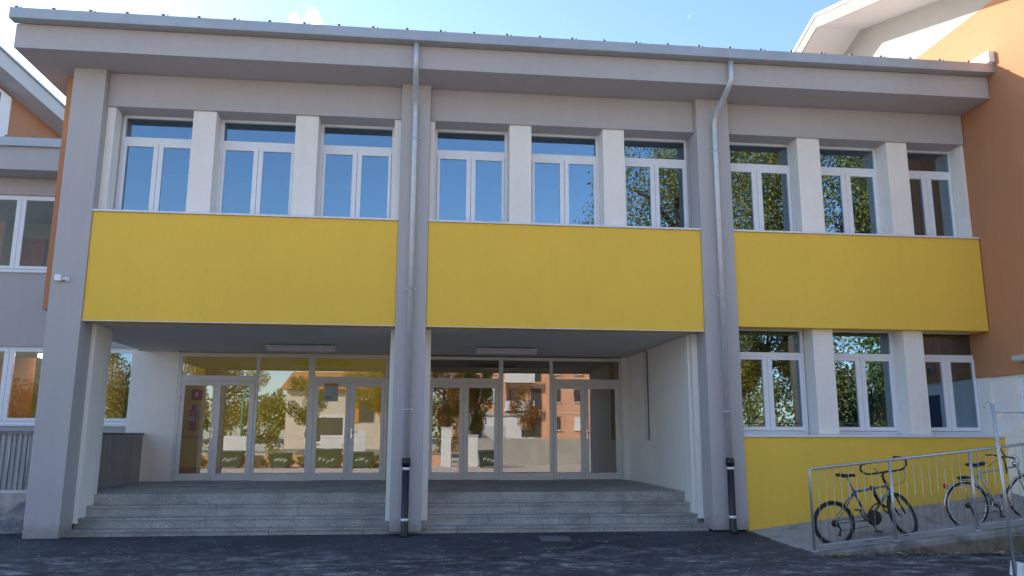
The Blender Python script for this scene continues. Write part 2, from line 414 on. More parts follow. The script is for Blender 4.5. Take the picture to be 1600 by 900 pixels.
MB().prism([(-.86, 8.20), (-.86, 8.405), (5.2, 8.69), (5.2, 8.38)], 'X', 16.06, 16.176).build('wall_flashing', 'flash', school)
# orange clad end wall on the left
B(-.265, -.003, .40, 5.2, 3.50, ZS - .002, bev=.006).build('end_wall', 'orange', school)
# porch: ceiling, side walls, piers, back wall
B(-.13, 10.80, .41, 5.1, ZB + .004, ZB + .30).build('porch_ceiling', 'ceil', school)
B(.50, .585, .472, 1.16, .10, ZB, bev=.005).build('porch_pier', 'white', school)
B(5.405, 6.095, .472, 1.16, .10, ZB, bev=.005).build('porch_pier', 'white', school)
B(10.735, 10.85, .472, .62, .10, ZB, bev=.005).build('porch_pier', 'white', school)
# right porch wall with a tall slot niche
sw = MB(); X0, X1 = 10.70, 11.15
sw.box(X0, X1, .625, 3.18, .0, ZB).box(X0, X1, 3.56, 5.0, .0, ZB).box(X0, X1, 3.18, 3.56, .0, 1.402).box(X0 + .32, X1, 3.18, 3.56, 1.402, ZB)
sw.build('porch_wall', 'white', school)
MB().box(10.78, 11.02, 3.535, 3.559, 1.403, ZB).box(10.99, 11.019, 3.182, 3.535, 1.403, ZB).build('slot_shade_lining', 'kerb', school)  # darker lining inside the slot, its colour painted in as the shade there
B(-.36, .635, 4.878, 5.15, .40, ZB, bev=.004).build('porch_wall', 'white', school)
B(10.575, 10.699, 4.90, 5.15, .40, ZB).build('porch_wall', 'white', school)
B(5.20, 6.09, 4.90, 5.1, .40, ZB).build('porch_wall', 'white', school)
# ---- glazed entrance
YD = 4.878
ZD, ZDT = .512, 3.262
def glazed(a, b, segs, name='entrance_frame'):
    f = MB()
    f.box(a, a + .07, YD, YD + .09, ZD, ZDT, bev=.005).box(b - .07, b, YD, YD + .09, ZD, ZDT, bev=.005)
    f.box(a + .07, b - .07, YD + .002, YD + .09, ZDT - .07, ZDT)
    p = MB()
    prev = a
    for i, (s0, s1, kind) in enumerate(segs):
        if i: f.box(segs[i - 1][1], s0, YD + .001, YD + .09, ZD, ZDT - .07, bev=.005)
        if kind == 'fix':
            f.box(s0, s1, YD + .004, YD + .085, ZD, ZD + .155, bev=.004)
            p.box(s0 - .005, s1 + .005, YD + .03, YD + .04, ZD + .15, ZDT - .065)
        else:
            f.box(s0, s1, YD + .003, YD + .088, 2.655, 2.775, bev=.004)
            p.box(s0 - .005, s1 + .005, YD + .03, YD + .04, 2.77, ZDT - .065)
    fo = f.build(name, 'dframe', school); p.build('pane', 'glassdoor', fo)
def leaf(a, b, ga, gb, handle=0, y=YD - .004):
    l = MB(); z1 = 2.652
    l.box(a, ga, y, y + .06, ZD + .01, z1, bev=.005).box(gb, b, y, y + .06, ZD + .01, z1, bev=.005)
    l.box(ga, gb, y + .002, y + .058, ZD + .01, ZD + .16, bev=.004).box(ga, gb, y + .002, y + .058, z1 - .095, z1, bev=.004)
    hx = a if abs(ga - a) < .5 else b
    lo = l.build('door', 'dframe', school)
    B(ga - .01, gb + .01, y + .02, y + .03, ZD + .15, z1 - .09).build('pane', 'glassdoor', lo)
    ox = a if handle > 0 else b
    for z in (.8, 1.5, 2.3): MB().tube([(ox, y - .012, z - .05), (ox, y - .012, z + .05)], .011, 8).build('hinge', 'dframe', lo)
    if handle:
        x = (gb + b) / 2 if handle > 0 else (a + ga) / 2
        h = MB().box(x - .018, x + .018, y - .012, y - .001, 1.42, 1.64, bev=.004)
        h.tube([(x, y - .012, 1.56), (x, y - .055, 1.56), (x - .015 * handle, y - .06, 1.56), (x - .13 * handle, y - .06, 1.56)], .011, 8)
        h.build('handle', 'chrome', lo)
    return lo
glazed(.637, 5.19, [(.707, 2.292, 'door'), (2.352, 3.43, 'fix'), (3.565, 5.12, 'door')])
ajar = leaf(.712, 1.470, .80, 1.385, 1)
pv = Vector((.712, YD + .03, 0)) - BASE[ajar.name]
ajar.matrix_local = Matrix.Translation(pv) @ Matrix.Rotation(R(3.2), 4, 'Z') @ Matrix.Translation(-pv)
leaf(1.474, 2.288, 1.565, 2.175, 0)
leaf(3.57, 4.352, 3.665, 4.265, 0)
leaf(4.356, 5.115, 4.475, 5.045, -1)
glazed(6.02, 10.57, [(6.09, 7.69, 'door'), (7.79, 8.865, 'fix'), (8.94, 10.50, 'door')])
leaf(6.095, 6.89, 6.20, 6.80, 0)
leaf(6.894, 7.685, 7.005, 7.59, 0)
leaf(8.945, 9.668, 9.025, 9.575, 0)
leaf(9.672, 10.495, 9.765, 10.395, -1)
B(.60, 10.6, YD + .0, YD + .10, .49, .511).build('threshold', 'kerb', school)
# ---- interior of the hall behind the glass
for q in ((-.1, 5.6, 7.4, 7.6, .4, 3.6), (5.3, 5.6, 5.16, 7.4, .4, 3.6), (-.1, .1, 5.16, 7.4, .4, 3.6), (5.6, 10.9, 9.4, 9.6, .4, 3.4), (10.6, 10.9, 5.16, 9.4, .4, 3.4), (5.61, 5.75, 7.6, 9.4, .4, 3.4)):
    B(*q).build('hall_wall', 'roomy', school)
for q in ((.10, 5.3, 7.36, 7.398, .52, .72), (5.75, 10.6, 9.37, 9.398, .52, .72), (.10, 5.3, 7.375, 7.398, 1.42, 1.46), (5.75, 10.6, 9.37, 9.398, 1.42, 1.46)):
    B(*q).build('wall_trim', 'wood', school)
B(.1, 10.6, 5.0, 9.4, .40, .50).build('hall_floor', 'kerb', school)
B(5.7, 10.9, 5.16, 9.6, 3.40, 3.5).build('hall_ceiling', 'roomg', school)
# dark rooms behind the windows
for q in ((.0, 16.2, 4.4, 4.5, 3.7, 7.5), (5.64, 5.76, .64, 4.4, 3.7, 7.5), (11.04, 11.16, .64, 4.4, 3.7, 7.5), (-.003, .05, .64, 4.4, 3.7, 7.5), (16.2, 16.3, .64, 4.4, 3.7, 7.5)):
    B(*q).build('classroom_wall', 'room', school)
B(0, 16.2, .64, 4.4, 7.2, 7.28).build('classroom_ceiling', 'room', school)
B(0, 16.2, .64, 4.4, 3.62, 3.70).build('classroom_floor', 'dark', school)
for q in ((11.25, 16.6, 4.0, 4.1, .3, 3.6), (11.16, 11.25, .64, 4.0, .3, 3.6), (16.5, 16.6, .64, 4.0, .3, 3.6)): B(*q).build('classroom_wall', 'room', school)
B(11.2, 16.6, .64, 4.0, .2, .3).build('classroom_floor', 'dark', school)
def curtain(x0, x1, z0, z1, y):
    c = MB(); n = 30; pts = []
    for i in range(n + 1):
        x = x0 + (x1 - x0) * i / n
        pts.append((x, y + .035 * math.sin(i * 1.9) + .01 * math.sin(i * .7)))
    c.prism(pts + [(p[0], p[1] + .01) for p in pts[::-1]], 'Z', z0, z1)
    c.build('curtain', 'curtain', school)
curtain(15.05, 16.1, 5.1, 6.95, .95); curtain(14.0, 14.5, 1.5, 3.35, .95); curtain(15.4, 16.1, 1.5, 3.35, .95)
for x0, x1, z0, z1 in ((10.80, 10.829, ZP + .036, ZL + .1), (11.433, 11.46, ZP + .036, ZL + .1), (11.433, 11.46, 1.524, ZB3 + .1), (.52, .66, ZP + .036, ZL + .1), (5.48, 5.50, ZP + .036, ZL + .1), (5.99, 6.085, ZP + .036, ZL + .1)):
    B(x0, x1, .475, .548, z0, z1).build('window_reveal', 'grey', school)
# ---- downpipes
def downpipe(x, bendx):
    p = MB()
    pts = [(x + bendx, -.72, 8.02), (x + bendx, -.72, 7.66)]
    # curve back under the soffit to the pillar face
    for t in [i / 6 for i in range(1, 6)]:
        pts.append((x + bendx * (1 - t), -.72 + .64 * t, 7.62 - .46 * t))
    pts += [(x, -.08, 7.08), (x, -.08, 6.9), (x, -.08, 1.12)]
    po = p.tube(pts, .048, 14).build('downpipe', 'pipe', school)
    b = MB().tube([(x, -.085, 1.13), (x, -.085, 1.0)], [.069, .069], 16).tube([(x, -.085, 1.0), (x, -.085, .05), (x, -.10, -.02), (x, -.16, -.12)], [.057, .057, .06, .065], 16)
    bo = b.build('drain_boot', 'black', po)
    MB().tube([(x, -.085, .985), (x, -.085, .945)], .0615, 16).build('band', 'frame', po); MB().tube([(x, -.085, .195), (x, -.085, .155)], .0615, 16).build('band', 'frame', po)
    for z in (6.55, 3.9, 1.9):
        MB().tube([(x, -.08, z - .012), (x, -.08, z + .012)], .053, 14).box(x - .085, x - .05, -.09, -.07, z - .012, z + .012).box(x + .05, x + .085, -.09, -.07, z - .012, z + .012).box(x - .01, x + .01, -.04, .001, z - .01, z + .01).build('pipe_bracket', 'galv', po)
downpipe(5.735, .0)
downpipe(11.13, .10)

# small fixtures
t = thing('wall_lamp', (.20, 0, 3.95), 'small white box floodlight on the end grey pillar', 'lamp')
MB().box(.095, .19, -.10, -.02, 3.90, 4.0, bev=.008).build('lamp_head', 'frame', t)
MB().box(.19, .28, -.07, -.035, 3.92, 3.955, bev=.004).box(.24, .29, -.035, -.001, 3.90, 3.97, bev=.004).build('bracket', 'sill', t)
for x0, x1, lab in ((2.83, 4.19, 'long ceiling lamp over the doors with the notice'), (7.05, 8.31, 'long ceiling lamp in the porch bay with the slot niche')):
    t = thing('ceiling_lamp', ((x0 + x1) / 2, 3.15, 3.29), lab, 'lamp', 'fluorescent lamps under the porch ceiling')
    MB().box(x0, x1, 3.06, 3.24, 3.155, 3.235, bev=.02).build('diffuser', 'lampcover', t)
    MB().box(x0 - .02, x1 + .02, 3.05, 3.25, 3.235, 3.265, bev=.006).box(x0 + .25, x0 + .28, 3.14, 3.16, 3.266, 3.30).box(x1 - .28, x1 - .25, 3.14, 3.16, 3.266, 3.30).build('housing', 'galv', t)
t = thing('notice', (3.94, YD - .02, 2.42), 'grey notice with orange heading taped inside the glass door', 'notice')
B(3.79, 4.09, YD - .016, YD - .012, 2.23, 2.565).build('sheet', 'paper', t)
B(3.79, 4.09, YD - .0185, YD - .0165, 2.567, 2.625).build('heading', 'orangepaper', t)
ln = MB()
for k in range(5): ln.box(3.82, 3.82 + random.uniform(.12, .24), YD - .0185, YD - .0165, 2.27 + k * .018, 2.277 + k * .018)
ln.box(3.97, 4.06, YD - .0185, YD - .0165, 2.40, 2.412)
ln.build('text_lines', 'ink', t)
t = thing('fire_extinguisher', (.34, 7.25, 1.75), 'red fire extinguisher on the yellow hall wall seen through the end door', 'extinguisher')
MB().tube([(.36, 7.26, 1.60), (.36, 7.26, 1.64), (.36, 7.26, 2.05), (.36, 7.26, 2.12), (.36, 7.26, 2.16)], [.075, .085, .085, .05, .03], 14).build('cylinder', 'red', t)
MB().box(.33, .40, 7.20, 7.30, 2.16, 2.21, bev=.008).tube([(.39, 7.24, 2.16), (.45, 7.22, 2.0), (.44, 7.22, 1.8)], .012, 8).build('valve', 'black', t)
B(.28, .44, 7.168, 7.172, 1.82, 1.95).build('label_band', 'paper', t)
t = thing('fire_sign', (.42, 7.36, 2.45), 'red fire sign with white pictogram on the yellow hall wall', 'sign')
B(.26, .52, 7.355, 7.37, 2.34, 2.60).build('sign_plate', 'red', t)
MB().prism([(.36, 2.42), (.41, 2.42), (.42, 2.50), (.385, 2.56), (.35, 2.50)], 'Y', 7.349, 7.353).build('pictogram', 'frame', t)
t = MB().tube([(.86, 7.37, 1.95), (.86, 7.355, 1.95)], .085, 20).build('alarm_disc', 'red', None, (.86, 7.37, 1.95)); tag(t, 'small round red disc on the yellow hall wall below the extinguisher', 'sign')
t = MB().tube([(9.95, 9.36, 1.95), (9.95, 9.345, 1.95)], .10, 20).build('alarm_disc', 'red', None, (9.95, 9.36, 1.95)); tag(t, 'round red disc on the dark hall wall nearest the slot niche', 'sign')

# ------------------------------------------------------------------ steps and porch floor
st = thing('entrance_steps', (5.6, .7, 0), 'four grey granite steps leading up to the glazed porch', 'steps')
B(-.02, 10.70, 1.06, 4.875, .30, .470).box(.525, 10.73, 1.05, 4.875, .472, .512, bev=.006) if 0 else None
B(.04, 10.698, 1.052, 4.874, .20, .5105).build('landing', 'granite', st)
YT = (1.049, .767, .485, .206); ZT = (.512, .343, .177, .025)
rs = random.Random(5)
for k in range(4):
    y, z = YT[k], ZT[k]; zb = ZT[k + 1] if k < 3 else -.25
    x0, x1 = (.588, 10.73) if k < 2 else ((.525, 10.74) if k == 2 else (.523, 10.826))
    s = MB()
    yb = YT[k - 1] + .03 if k else 1.35
    # slabs of tread with thin joints, riser set back below the nosing
    cuts = [x0]
    while cuts[-1] < x1 - 2.2: cuts.append(cuts[-1] + rs.uniform(1.3, 2.1))
    cuts.append(x1)
    for a, b in zip(cuts, cuts[1:]):
        s.box(a + .004, b - .004, y, yb, z - .034, z + (.001 if k == 0 else 0), bev=.004)
        s.box(a + .003, b - .003, y + .018, yb - .002, zb - .03, z - .0345)
    s.build('step', 'granite', st)

# ------------------------------------------------------------------ ramp with railing
def rz_in(x): return -.059 + .1244 * (x - 11.454)
def rz_out(x): return -.186 + .1050 * (x - 11.756)
rp = thing('access_ramp', (13.8, -.8, 0), 'sloping concrete ramp rising along the yellow wall to the side door', 'ramp')
s = MB(); N = 12; YI, YO = .028, -1.72
rows = []
for i in range(N + 1):
    t_ = i / N
    xi = 11.46 + (16.235 - 11.46) * t_; xo = 11.70 + (16.235 - 11.70) * t_
    rows.append((s.bm.verts.new((xi, YI, rz_in(xi))), s.bm.verts.new((xo, YO + .1, rz_out(xo) - .004)), s.bm.verts.new((xo, YO + .1, -.4)), s.bm.verts.new((xi, YI, -.4))))
for A_, B_ in zip(rows, rows[1:]):
    for k in range(4): s.bm.faces.new((A_[k], A_[(k + 1) % 4], B_[(k + 1) % 4], B_[k]))
s.bm.faces.new(rows[0]); s.bm.faces.new(rows[-1][::-1])
s.build('ramp_slab', 'ramp', rp)
s = MB(); rows = []
for i in range(N + 1):
    x = 11.70 + (16.235 - 11.70) * i / N
    rows.append([s.bm.verts.new(p) for p in ((x, YO + .099, rz_out(x) + .010), (x, YO - .04, rz_out(x) + .006), (x, YO - .055, rz_out(x) - .02), (x, YO - .06, -.4), (x, YO + .099, -.4))])
for A_, B_ in zip(rows, rows[1:]):
    for k in range(5): s.bm.faces.new((A_[k], A_[(k + 1) % 5], B_[(k + 1) % 5], B_[k]))
s.bm.faces.new(rows[0]); s.bm.faces.new(rows[-1][::-1])
s.build('kerb', 'kerb', rp)
s = MB(); rows = []
for i in range(N + 1):
    x = 12.3 + (16.235 - 12.3) * i / N
    rows.append([s.bm.verts.new(p) for p in ((x, YO - .045, rz_out(x) - .075), (x, YO - .072 - .02 * math.sin(i * 2.1) ** 2, rz_out(x) - .09), (x, YO - .078, -.4), (x, YO - .045, -.4))])
for A_, B_ in zip(rows, rows[1:]):
    for k in range(4): s.bm.faces.new((A_[k], A_[(k + 1) % 4], B_[(k + 1) % 4], B_[k]))
s.bm.faces.new(rows[0]); s.bm.faces.new(rows[-1][::-1])
s.build('side_face', 'rampside', rp)
# foot border of the ramp
MB().prism([(11.452, .02), (11.56, .02), (11.80, -1.62), (11.66, -1.78)], 'Z', -.3, -.1).build('foot_border', 'kerb', rp) if 0 else None
rl = thing('ramp_railing', (13.8, -1.6, 0), 'galvanised steel railing with thin vertical bars along the ramp edge', 'railing')
YR = -1.6
def top(x): return 1.010 + .1060 * (x - 11.80)
arc = [(11.762 + .045 * (1 - math.cos(a)), YR, .955 + .05 * math.sin(a) + .004 * a) for a in [i * math.pi / 2 / 5 for i in range(6)]]
MB().tube([(11.762, YR, rz_out(11.762) - .01), (11.762, YR, .93)] + arc + [(12.6, YR, top(12.6)), (16.1, YR, top(16.1))], .0215, 12).build('handrail', 'galv', rl)
posts = [11.762, 13.045, 14.366, 15.70]
for x in posts[1:]:
    MB().tube([(x, YR, rz_out(x) - .01), (x, YR, top(x) - .012)], .0225, 12).build('post', 'galv', rl)
for x in posts:
    MB().tube([(x, YR, rz_out(x) + .004), (x, YR, rz_out(x) + .022)], .055, 14).build('foot_plate', 'galv', rl)
for a, b in zip(posts, posts[1:] + [16.1]):
    MB().tube([(a + .07, YR, rz_out(a + .07) + .085), (b - .05, YR, rz_out(b - .05) + .085)], .008, 8).build('lower_rail', 'galv', rl)
    n = 9 if b < 16 else 3
    for i in range(n):
        x = a + .10 + (b - a - .18) * (i + .15) / n
        MB().tube([(x, YR, rz_out(x) + .085), (x, YR, top(x) - .015)], .0048, 6).build('baluster', 'galv', rl)

# ------------------------------------------------------------------ bicycles
def circ(c, r, ax, n=24):
    ax = Vector(ax).normalized(); up = Vector((0, 0, 1))
    return [Vector(c) + (ax * math.cos(2 * math.pi * i / n) + up * math.sin(2 * math.pi * i / n)) * r for i in range(n + 1)]
def wheel(bike, name, c, r, ax, tr, up=(0, 0, 1), rim='chrome'):
    c = Vector(c); ax = Vector(ax).normalized(); up = Vector(up); up = (up - ax * up.dot(ax)).normalized(); nrm = ax.cross(up)
    hub = MB().tube([c - nrm * .05, c + nrm * .05], .02, 12).build(name, 'galv', bike)
    MB().torus(c, r - tr, tr, ax, up, 48, 10).build('tyre', 'rubber', hub)
    MB().torus(c, r - 2 * tr - .006, .010, ax, up, 48, 8, 1.1).build('rim', rim, hub)
    sp = MB()
    for i in range(28):
        a = 2 * math.pi * i / 28; d = ax * math.cos(a) + up * math.sin(a)
        off = nrm * (.028 if i % 2 else -.028); a2 = a + (.7 if i % 4 < 2 else -.7)
        d2 = ax * math.cos(a2) + up * math.sin(a2)
        sp.tube([c + off + d2 * .022, c + d * (r - 2 * tr - .004)], .0011, 4, False)
    sp.build('spokes', 'galv', hub)
    return hub
def saddle(bike, p, d, ln=.27, mat='black'):
    p = Vector(p); d = Vector(d).normalized(); n = Vector((-d.y, d.x, 0)); s = MB()
    prof = [(-.5, .075, .022), (-.42, .085, .026), (-.2, .07, .014), (0, .038, .004), (.3, .02, .0), (.5, .014, -.012)]
    rings = []
    for t_, w, h in prof:
        c = p + d * (t_ * ln) + Vector((0, 0, h)); ring = []
        for a in range(10):
            an = 2 * math.pi * a / 10; z = math.sin(an)
            ring.append(s.bm.verts.new(c + n * (w * math.cos(an)) + Vector((0, 0, (.014 if z > 0 else .035) * z))))
        rings.append(ring)
    for A_, B_ in zip(rings, rings[1:]):
        for k in range(10):
            f = s.bm.faces.new((A_[k], A_[(k + 1) % 10], B_[(k + 1) % 10], B_[k])); f.smooth = True
    s.bm.faces.new(rings[0]); s.bm.faces.new(rings[-1][::-1])
    for sg in (-1, 1): s.tube([p - d * .1 + n * .03 * sg + Vector((0, 0, -.01)), p + Vector((0, 0, -.045)) + n * .02 * sg, p + d * .11 + Vector((0, 0, -.02))], .005, 6)
    return s.build('saddle', mat, bike)

def crank(bike, bb, a1, a2):
    MB().tube([bb - Vector((0, .06, 0)), bb + Vector((0, .06, 0))], .022, 12).build('crank_axle', 'black', bike)
    for sg, a in ((-1, a1), (1, a2)):
        p0 = bb + Vector((0, .085 * sg, 0)); p1 = p0 + Vector((a[0], .01 * sg, a[1]))
        ca = MB().tube([bb + Vector((0, .055 * sg, 0)), p0, p1], .011, 8).build('crank_arm', 'black', bike)
        y0, y1 = sorted((p1.y, p1.y + .095 * sg))
        B(p1.x - .045, p1.x + .045, y0, y1, p1.z - .012, p1.z + .012, bev=.006).build('pedal', 'black', ca)

def bike_one():
    y = -1.2
    rc = Vector((12.30, y, .176)); vr = Vector((.85, -.52, 0)); vd = Vector((.52, .85, 0))
    fd = (vd * .80 + vr * .46).normalized(); up = Vector((0, 0, 1)) - vr * .40
    fc = Vector((13.415, y - .02, .302))
    b = thing('bicycle', (12.85, y, -.1), 'blue mountain bicycle with curled black handlebar and thick black tyres', 'bicycle', 'bicycles parked on the ramp')
    wheel(b, 'wheel', rc, .340, (1, 0, .1), .027, rim='galvdark')
    wheel(b, 'wheel', fc, .345, fd, .027, up, rim='galvdark')
    bb = Vector((12.86, y, .215)); st_ = Vector((12.665, y, .645)); hd1 = Vector((13.20, y, .758)); hd0 = Vector((13.245, y, .655))
    MB().tube([bb, bb + (st_ - bb) * .5], .017, 10).build('lower_seat_tube', 'teal', b)
    MB().tube([bb.lerp(st_, .5), st_ + (st_ - bb) * .08], .0185, 10).build('seat_tube', 'blue', b)
    MB().tube([hd1 + Vector((-.006, 0, .02)), hd0], .0225, 10).build('head_tube', 'teal', b)
    dt = MB().tube([hd0 + Vector((0, 0, .02)), hd0.lerp(bb, .45)], .021, 10).build('down_tube', 'silver', b)
    MB().tube([hd0.lerp(bb, .18) + Vector((0, 0, .016)), hd0.lerp(bb, .40) + Vector((0, 0, .010))], .0225, 10).build('blue_decal', 'cyan', dt)
    MB().tube([hd0.lerp(bb, .45), bb], .0195, 10).build('down_tube', 'teal', b)
    A_ = st_.lerp(hd1, .20) - Vector((0, 0, .006)); B_ = st_.lerp(hd1, .46) - Vector((0, 0, .010))
    MB().tube([st_, A_], .0182, 10).build('top_tube', 'blue', b)
    MB().tube([A_, B_], .018, 10).build('top_tube', 'cyan', b)
    MB().tube([B_, hd1 - Vector((0, 0, .025))], .0175, 10).build('top_tube', 'teal', b)
    for sg in (-1, 1):
        o = Vector((0, .045 * sg, 0)); o2 = Vector((0, .02 * sg, 0))
        MB().tube([st_ + o2 - Vector((0, 0, .02)), st_.lerp(rc, .22) + o * .8, st_.lerp(rc, .42) + o], .011, 8).build('seat_stay', 'blue', b)
        MB().tube([st_.lerp(rc, .42) + o, rc + o], .0075, 8).build('seat_stay', 'teal', b)
        MB().tube([bb + o2, rc + o], .0085, 8).build('chain_stay', 'teal', b)
    fn = fd.cross(up).normalized()
    crown = hd0 + Vector((.012, 0, -.02))
    MB().tube([hd0, crown], .02, 10).build('fork', 'black', b)
    for sg in (-1, 1):
        o = fn * .055 * sg
        MB().tube([crown, crown + o * 1.1 + Vector((0, 0, -.02)), fc + o], .0135, 8).build('fork_blade', 'black', b)
    MB().tube([st_, Vector((12.575, y, .845)), Vector((12.572, y, .87))], .0125, 10).build('seat_post', 'galv', b)
    saddle(b, (12.555, y, .900), (1, .0, .10), .29)
    stem = Vector((13.215, y - .03, .955))
    MB().tube([hd1, hd1 + Vector((-.03, 0, .06)), Vector((13.155, y, .88)), Vector((13.165, y - .01, .93)), stem], .017, 10).build('stem', 'black', b)
    def im(u_, w_, d_=0.): return stem + vr * (u_ * .0104) + Vector((0, 0, -w_ * .0104)) - vd * d_
    L = [im(-14, 3, .02), im(-26, 4.5, .05), im(-32, 3, .07), im(-36, -1, .09), im(-36.5, -6, .10), im(-33, -10, .10), im(-28, -11.5, .09), im(-22, -12.5, .08)]
    Rr = [im(10, -1, .02), im(19, -3, .05), im(24, -6, .07), im(27, -11, .09), im(26.5, -17, .10), im(23, -20.5, .10), im(16, -21.5, .09), im(10, -21.5, .08)]
    MB().tube(L[::-1] + [stem] + Rr, .0155, 10).build('handlebar', 'black', b)
    MB().tube([im(-12, 2, .0), im(-15, -2, -.03), im(-18, -4, -.06)], .006, 6).build('brake_lever', 'black', b)
    MB().tube([Rr[1], im(24, -2, .02), im(25, 8, .02), im(20, 16, .02), im(8, 20, .0), hd0], .004, 6).build('brake_cable', 'black', b)
    MB().tube([L[0], im(-6, 9, .02), im(2, 19, .02), hd1 + Vector((0, -.02, -.04))], .004, 6).build('brake_cable', 'black', b)
    cy = y - .055
    MB().tube([(12.925, cy, .262), (12.925, cy - .016, .262)], .118, 28).build('chain_guard', 'black', b)
    crank(b, bb, (.07, -.145), (-.07, .145))
    MB().tube([bb + Vector((0, -.05, .075)), rc + Vector((0, -.05, .045))], .005, 6).build('chain', 'black', b)
    MB().tube([bb + Vector((0, -.05, -.075)), rc + Vector((.06, -.05, -.11))], .005, 6).build('chain', 'black', b)
    MB().tube([rc - Vector((0, .06, 0)), rc - Vector((0, .025, 0))], [.03, .055], 16).build('cassette', 'black', b)
    MB().tube([rc + Vector((-.01, -.065, .02)), rc + Vector((.03, -.06, -.02)), rc + Vector((.075, -.06, -.08)), rc + Vector((.05, -.06, -.16)), rc + Vector((.04, -.06, -.18))], [.03, .024, .014, .02, .026], 8).build('derailleur', 'black', b)
    MB().tube([(12.925, y - .05, .74), (12.975, y - .06, .60), (13.04, y - .06, .48), (13.11, y - .07, .43), (13.19, y - .07, .40)], [.027, .029, .024, .018, .014], 10).tube([(13.05, y - .07, .47), (13.11, y - .07, .36), (13.14, y - .07, .33), (13.185, y - .07, .385), (13.19, y - .07, .40)], .012, 8).tube([(12.83, y - .05, .25), (12.86, y - .06, .37), (12.95, y - .06, .46), (13.05, y - .06, .48)], .013, 8).build('bicycle_lock', 'black', b)
    return b
bike_one()

def bike_two():
    y = -1.2
    rc = Vector((14.522, y, .43)); fc = Vector((15.62, y, .545))
    b = thing('bicycle', (15.0, y, .1), 'silver and dark blue city bicycle with chrome mudguards and thin wheels', 'bicycle', 'bicycles parked on the ramp')
    wheel(b, 'wheel', rc, .362, (1, 0, .1), .018)
    wheel(b, 'wheel', fc, .362, (1, -.15, .1), .018)
    for nm, c, a0, a1 in (('mudguard', rc, 20, 205), ('mudguard', fc, 35, 200)):
        m = MB(); rings = []
        for i in range(22):
            a = R(a0 + (a1 - a0) * i / 21)
            d = Vector((math.cos(a), 0, math.sin(a)))
            rings.append([m.bm.verts.new(c + d * q + Vector((0, w, 0))) for q, w in ((.376, -.026), (.388, -.014), (.391, 0), (.388, .014), (.376, .026), (.384, .0))])
        for A_, B_ in zip(rings, rings[1:]):
            for k in range(6):
                f = m.bm.faces.new((A_[k], A_[(k + 1) % 6], B_[(k + 1) % 6], B_[k])); f.smooth = True
        for a in (a1 - 25,):
            d = Vector((math.cos(R(a)), 0, math.sin(R(a))))
            for sg in (-1, 1): m.tube([c + Vector((0, .05 * sg, 0)), c + d * .384 + Vector((0, .024 * sg, 0))], .003, 5)
        m.build(nm, 'chrome', b)
    bb = Vector((15.00, y, .43)); st_ = Vector((14.78, y, .945)); hd1 = Vector((15.44, y, 1.03)); hd0 = Vector((15.475, y, .90))
    MB().tube([bb, st_], .0165, 10).build('seat_tube', 'silver', b)
    MB().tube([st_ - Vector((0, 0, .02)), hd1], .0145, 10).build('top_tube', 'silver', b)
    MB().tube([hd1 + Vector((-.006, 0, .03)), hd0], .019, 10).build('head_tube', 'silver', b)
    MB().tube([hd0, hd0.lerp(bb, .1)], .018, 10).build('down_tube', 'silver', b)
    MB().tube([hd0.lerp(bb, .1), hd0.lerp(bb, .75)], .022, 10).build('down_tube', 'dkblue', b)
    MB().tube([hd0.lerp(bb, .75), bb], .0215, 10).build('down_tube', 'silver', b)
    for sg in (-1, 1):
        o = Vector((0, .055 * sg, 0)); o2 = Vector((0, .025 * sg, 0))
        MB().tube([st_ - Vector((0, 0, .04)) + o2, rc + o], .0075, 8).build('seat_stay', 'silver', b)
        MB().tube([bb + o2, rc + o], .0085, 8).build('chain_stay', 'silver', b)
        MB().tube([hd0, hd0 + o * .9 + Vector((.01, 0, -.04)), fc + o], .010, 8).build('fork_blade', 'chrome', b)
    MB().tube([st_, Vector((14.755, y, 1.02))], .0125, 10).build('seat_post', 'galv', b)
    saddle(b, (14.745, y, 1.06), (1, 0, .14), .28)
    MB().ball((14.86, y - .005, 1.085), .065, .045, .022).build('saddle_cover', 'dkblue', b)
    stem = Vector((15.405, y, 1.15))
    MB().tube([hd1, stem], .0125, 10).tube([stem, stem + Vector((-.08, 0, .02))], .012, 8).build('stem', 'chrome', b)
    a = stem + Vector((-.08, 0, .02))
    MB().tube([(15.01, y - .27, 1.26), (15.04, y - .28, 1.20), (15.20, y - .27, 1.155), (15.30, y - .16, 1.16), a, (15.33, y + .16, 1.17), (15.25, y + .27, 1.20), (15.14, y + .29, 1.20)], .0115, 10).build('handlebar', 'black', b)
    MB().tube([(15.02, y - .27, 1.25), (14.99, y - .27, 1.30), (15.0, y - .27, 1.33)], .009, 8).build('grip', 'black', b)
    MB().tube([(15.03, y - .25, 1.20), (15.06, y - .24, 1.10), (15.09, y - .22, .97), (15.10, y - .2, .93)], .011, 8).build('brake_lever', 'black', b)
    MB().tube([(15.05, y - .24, 1.17), (14.95, y - .2, 1.13), (14.88, y - .1, 1.03)], .005, 6).build('brake_cable', 'black', b)
    MB().tube([(15.2, y - .2, 1.16), (15.35, y - .1, 1.22), (15.5, y, 1.12), (15.46, y, .95)], .004, 6).build('brake_cable', 'black', b)
    MB().ball((15.40, y - .02, 1.07), .045, .05, .04).build('headlight', 'chrome', b)
    MB().torus(bb + Vector((0, -.05, 0)), .085, .008, (1, 0, 0), None, 28, 6).build('chain_ring', 'chrome', b)
    crank(b, bb, (.02, -.16), (-.03, .16))
    MB().tube([bb + Vector((0, -.05, .085)), rc + Vector((0, -.05, .035))], .005, 6).build('chain', 'black', b)
    MB().tube([bb + Vector((0, -.05, -.085)), rc + Vector((.06, -.05, -.14))], .005, 6).build('chain', 'black', b)
    MB().tube([rc - Vector((0, .06, 0)), rc - Vector((0, .02, 0))], [.025, .045], 14).build('cassette', 'black', b)
